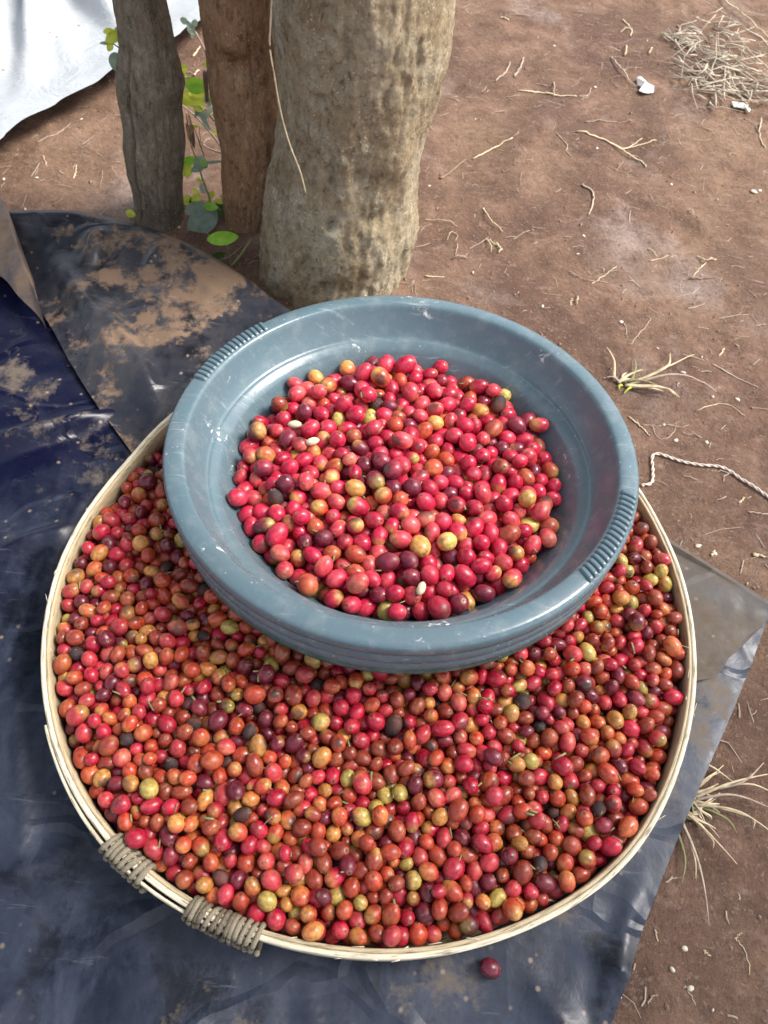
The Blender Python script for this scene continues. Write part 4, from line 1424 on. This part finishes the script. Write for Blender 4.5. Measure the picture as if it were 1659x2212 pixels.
tw7 = [([(1510, 1110), (1560, 1180), (1580, 1300)], .0008, 'straw', 0), ([(1085, 1070), (1100, 1130)], .0010, 'straw', 0), ([(1340, 1170), (1380, 1210)], .0010, 'straw', 0), ([(1045, 1450), (1065, 1415), (1100, 1410)], .0012, 'straw_grey', 0), ([(1540, 1080), (1505, 1110)], .0008, 'straw', 0), ([(1525, 880), (1530, 915)], .0008, 'straw', 0), ([(1240, 1360), (1260, 1390), (1300, 1460)], .0008, 'straw_grey', 0)]
for pts, r, mt, lb in tw7:
    strand('straw', [z7(*p) for p in pts], r, mt, LBL[mt], 'straw', G1 + ', ' + mt.replace('_', ' '))
twl = [([(390, 945), (415, 880)], .0016, 'straw'), ([(195, 760), (300, 715)], .0016, 'straw_grey'), ([(300, 715), (385, 660)], .0014, 'straw_grey'), ([(160, 945), (215, 875)], .0014, 'straw_grey'), ([(235, 845), (250, 890)], .0012, 'straw'), ([(285, 1100), (330, 1070)], .0020, 'twig'), ([(1060, 280), (1105, 235)], .0030, 'straw'), ([(1070, 395), (1100, 370)], .0030, 'straw')]
for pts, r, mt in twl:
    strand('twig' if mt == 'twig' else 'straw', [z1(*p) for p in pts], r, mt, LBL[mt], 'twig' if mt == 'twig' else 'straw', G1 + ', ' + mt.replace('_', ' '))
strand('reed_stick', [z3(1440, -40), z3(1475, 0), z3(1570, 75), z3(1700, 195)], .0030, 'straw', 'long straight pale reed lying beyond the straw heap', 'stick', lift=0.006)

# white twisted string
G = [gp(*z8(*p)) for p in [(425, 1165), (490, 1145), (497, 1060), (490, 990), (520, 968), (580, 980), (680, 1010), (800, 1035), (940, 1055), (1050, 1125), (1130, 1180), (1220, 1250), (1330, 1340)]]
Q = catmull([(g.x, g.y, 0) for g in G], 150)
sroot = empty('white_string', (Q[0][0], Q[0][1], 0))
tag(sroot, 'twisted white string lying on the earth beside the basin', 'string')
for ph in (0, math.pi):
    P = Q.copy()
    T = np.gradient(Q[:, :2], axis=0); T /= np.linalg.norm(T, axis=1)[:, None]
    s_ = np.concatenate([[0], np.cumsum(np.linalg.norm(np.diff(Q[:, :2], axis=0), axis=1))])
    a = s_ / 0.016 * 2 * math.pi + ph
    P[:, 0] += -T[:, 1] * 0.0010 * np.cos(a); P[:, 1] += T[:, 0] * 0.0010 * np.cos(a)
    P[:, 2] = np.array([gz(x, y) for x, y in Q[:, :2]]) + 0.0022 + 0.0008 * np.sin(a)
    V, F = tube(P, 0.0009, 6)
    mesh_obj('strand', np.array(V) - np.array([Q[0][0], Q[0][1], 0]), F, M['string'], sroot)


# grass tufts: every blade a part
def tuft(name, label, centre, blades, zf, r, mats):
    c = gp(*centre)
    root = empty(name, (c.x, c.y, gz(c.x, c.y)))
    tag(root, label, 'grass tuft')
    for k, pts in enumerate(blades):
        P = [gp(*zf(*p)) for p in pts]
        n = 12
        Q = catmull([(p.x, p.y, 0) for p in P], n)
        t_ = np.linspace(0, 1, n)
        L = np.linalg.norm(Q[-1][:2] - Q[0][:2])
        Q[:, 2] = [gz(x, y) for x, y in Q[:, :2]]
        Q[:, 2] += 0.002 + 0.20 * L * np.sin(t_ * math.pi * 0.9) * random.uniform(0.4, 1.0)
        V, F = tube(Q, r * (1 - 0.75 * t_) * random.uniform(.8, 1.2), 5, 0.45)
        mesh_obj('blade', np.array(V) - np.array([c.x, c.y, gz(c.x, c.y)]), F, M[mats[k % len(mats)]], root)


bl1 = [[(250, 490), (235, 400), (200, 300)], [(330, 530), (550, 470), (600, 340)], [(340, 520), (480, 495), (755, 345)], [(350, 520), (640, 530), (880, 600)], [(375, 530), (340, 560), (310, 585)], [(355, 520), (378, 440), (375, 370)], [(330, 530), (520, 560), (630, 600)], [(340, 540), (540, 590), (655, 625)],
       [(280, 510), (350, 470), (430, 440)], [(290, 520), (240, 490), (200, 480)], [(300, 530), (280, 540), (285, 555)], [(300, 510), (400, 520), (520, 545)], [(320, 530), (430, 560), (560, 580)], [(270, 515), (330, 500), (390, 500)], [(310, 500), (300, 480), (330, 455)]]
tuft('grass_tuft', 'small straggling pale grass tuft on the earth beyond the basin', z8(310, 520), bl1, z8, 0.0022, ['straw', 'straw', 'straw', 'straw_grey', 'leaf_y', 'stem'])
bl2 = [[(1270, 380), (1450, 310), (1659, 255)], [(1280, 350), (1530, 310), (1690, 350)], [(1270, 390), (1460, 370), (1690, 440)], [(1270, 410), (1480, 460), (1690, 575)], [(1290, 410), (1430, 490), (1500, 560)], [(1230, 450), (1330, 560), (1500, 725)], [(1250, 450), (1360, 590), (1380, 640)], [(1210, 490), (1280, 740), (1355, 1040)],
       [(1220, 500), (1270, 680), (1290, 800)], [(1190, 540), (1225, 700), (1215, 830)], [(1300, 250), (1335, 205), (1480, 290)], [(1300, 320), (1360, 270), (1435, 205)], [(1400, 330), (1520, 300), (1640, 195)], [(1280, 390), (1560, 480), (1590, 540)], [(1270, 400), (1340, 440), (1400, 440)], [(1260, 420), (1350, 470), (1370, 490)]]
for k in range(26):
    a = random.uniform(-0.9, 1.5)
    L = random.uniform(50, 190)
    c0 = (1235 + random.uniform(0, 60), 330 + random.uniform(0, 170))
    bl2.append([c0, (c0[0] + L * .5 * math.cos(a), c0[1] + L * .5 * math.sin(a) + random.uniform(-12, 12)), (c0[0] + L * math.cos(a), c0[1] + L * math.sin(a))])
tuft('grass_clump', 'splayed dry grass clump sticking out beside the tarp edge', z7(1265, 410), bl2, z7, 0.0015, ['straw', 'straw', 'straw_grey', 'straw', 'stem'])

# straw heap: countless short stems
hv, hf = [], []
hc = [(1530, 60, 60), (1560, 105, 70), (1600, 140, 60), (1510, 150, 45), (1640, 190, 50), (1560, 170, 60), (1480, 75, 35), (1700, 200, 60), (1590, 190, 60)]
for k in range(330):
    cxp, cyp, sg = random.choice(hc)
    p = gp(cxp + random.gauss(0, sg * .72), cyp + random.gauss(0, sg * .40))
    a = random.uniform(0, math.pi) if random.random() < .6 else random.gauss(2.6, 0.35)
    L = random.uniform(0.008, 0.05) if random.random() < .8 else random.uniform(0.05, 0.10)
    d = np.array([math.cos(a), math.sin(a), random.gauss(0, 0.22)])
    z = gz(p.x, p.y) + 0.002 + abs(random.gauss(0, 0.004))
    c = np.array([p.x, p.y, z + abs(d[2]) * L / 2])
    bend = np.array([random.gauss(0, .22), random.gauss(0, .22), random.uniform(0, .12)]) * L
    v, f = tube([c - d * L / 2, c + bend * .6, c + d * L / 2 + bend * .2], random.choice([.0005, .0007, .0009, .0013, .0018]), 5, 0.6)
    hf += [tuple(q + len(hv) for q in fc) for fc in f]; hv += v
o = based('straw_heap', hv, hf, M['heap'])
tag(o, 'loose heap of dry straw on the earth far behind the basin', 'straw', kind='stuff')


# torn white scraps
def scrap(pts, label, thick=0.004, h=0.006):
    P = [gp(*z3(*p)) for p in pts]
    n = len(P)
    V = [(p.x, p.y, gz(p.x, p.y) + 0.0015 + random.uniform(0, h)) for p in P]
    c = np.mean(V, 0); c[2] += h
    V.append(tuple(c))
    V += [(x, y, z - 0.0012) for x, y, z in V]
    F = [(i, (i + 1) % n, n) for i in range(n)] + [((i + 1) % n + n + 1, i + n + 1, 2 * n + 1) for i in range(n)] + [(i, i + n + 1, (i + 1) % n + n + 1, (i + 1) % n) for i in range(n)]
    o = based('paper_scrap', V, F, M['white'], smooth=False)
    tag(o, label, 'paper scrap')


scrap([(1028, 365), (1050, 358), (1070, 375), (1085, 395), (1115, 398), (1112, 425), (1085, 430), (1060, 432), (1040, 425), (1052, 400), (1035, 385)], 'crumpled white paper scrap lying left of the straw heap')
scrap([(1495, 468), (1515, 480), (1545, 482), (1565, 470), (1570, 482), (1587, 500), (1583, 512), (1555, 495), (1525, 497), (1505, 490)], 'torn forked white paper scrap at the foot of the straw heap')

# small pale chips of husk, each one countable
G2 = 'pale husk chips scattered on the earth'
for (f_, x, y, s_) in [(z3, 830, 392, 1.3), (z3, 1202, 865, 1.5), (z3, 770, 1135, 1.2), (z3, 742, 1215, 1.0), (z3, 572, 1472, 1.4), (z3, 950, 1550, 1.3), (z3, 838, 698, 1.2), (z3, 1085, 165, 1.2), (z3, 235, 1305, 1.0), (z3, 632, 190, 1.2), (z3, 248, 545, .8), (z3, 1605, 900, 2.2), (z3, 1632, 897, 1.3), (z3, 22, 885, 1.0), (z3, 1430, 930, .9),
                       (z8, 645, 875, 1.5), (z8, 840, 885, 1.2), (z8, 690, 450, 1.5), (z8, 530, 290, .9), (z8, 815, 340, .9), (z8, 790, 1540, 1.6), (z8, 893, 1585, 1.3), (z8, 1105, 1777, .7), (z8, 565, 780, 1.0), (z8, 870, 610, 1.0), (z8, 1030, 625, 1.2), (z7, 1240, 1165, 1.6), (z7, 1175, 1275, 1.4), (z7, 1270, 1375, 1.5), (z7, 905, 1420, .8), (z7, 950, 1250, .7), (z7, 1390, 1490, .8),
                       (z1, 190, 952, 1.2), (z1, 5, 955, 1.5), (z1, 130, 1135, 1.2), (z1, 440, 630, 1.2), (z1, 985, 1230, 1.0)]:
    p = gp(*f_(x, y))
    a = random.uniform(0, 3.1)
    L = (0.0021 if f_ is z7 else 0.0028) * s_; W = L * random.uniform(.4, .8)
    V = []
    for k in range(8):
        t_ = 2 * math.pi * k / 8
        rr2 = random.uniform(.55, 1.2)
        V.append((L * math.cos(t_) * rr2 * math.cos(a) - W * math.sin(t_) * math.sin(a), L * math.cos(t_) * rr2 * math.sin(a) + W * math.sin(t_) * math.cos(a), 0.0))
    V += [(x_ * .7, y_ * .7, 0.0008 + random.uniform(0, .0010)) for x_, y_, _ in V]
    F = [(k, (k + 1) % 8, 8 + (k + 1) % 8, 8 + k) for k in range(8)] + [tuple(range(8, 16)), tuple(range(7, -1, -1))]
    o = mesh_obj('husk_chip', V, F, M['husk'])
    o.location = (p.x, p.y, gz(p.x, p.y) + 0.0002)
    tag(o, 'small pale husk chip lying on the bare earth', 'chip', G2)

# crumbs of soil and bits of chaff nobody could count
cv, cf = [], []
sv, sf = [], []
for k in range(9000):
    x, y = random.uniform(-0.85, 1.0), random.uniform(-0.1, 1.75)
    if math.hypot(x - TC[0], y - TC[1]) < 0.30: continue
    s_ = abs(random.gauss(0, 0.0009)) + 0.0004
    z = gz(x, y) + s_ * 0.3
    o = len(cv)
    d = [random.uniform(.6, 1.25) for _ in range(6)]
    cv += [(x + s_ * d[0], y, z), (x, y + s_ * d[1], z), (x - s_ * d[2], y, z), (x, y - s_ * d[3], z), (x + random.uniform(-.3, .3) * s_, y, z + s_ * .8 * d[4]), (x, y, z - s_)]
    cf += [(o, o + 1, o + 4), (o + 1, o + 2, o + 4), (o + 2, o + 3, o + 4), (o + 3, o, o + 4), (o + 1, o, o + 5), (o + 2, o + 1, o + 5), (o + 3, o + 2, o + 5), (o, o + 3, o + 5)]
for k in range(2200):
    x, y = random.uniform(-0.85, 0.95), random.uniform(0.0, 1.75)
    if math.hypot(x - TC[0], y - TC[1]) < 0.31: continue
    a = random.gauss(0.5, 0.9); L = random.expovariate(1 / 0.010) + 0.004
    L = min(L, 0.05)
    z = gz(x, y) + 0.0008
    d = np.array([math.cos(a), math.sin(a), random.gauss(0, .06)]) * L / 2
    v, f = tube([np.array([x, y, z]) - d, np.array([x, y, z + .0006]) + np.array([random.gauss(0, .1) * L, random.gauss(0, .1) * L, 0]), np.array([x, y, z]) + d], random.uniform(0.00025, 0.0007), 4, 0.6)
    sf += [tuple(q + len(sv) for q in fc) for fc in f]; sv += v
o = mesh_obj('soil_crumbs', cv, cf, M['crumb'], smooth=False)
tag(o, 'loose soil crumbs strewn over the bare earth', 'soil', kind='stuff')
o = mesh_obj('chaff', sv, sf, M['straw_grey'], smooth=False)
tag(o, 'fine bits of chaff strewn over the bare earth', 'chaff', kind='stuff')
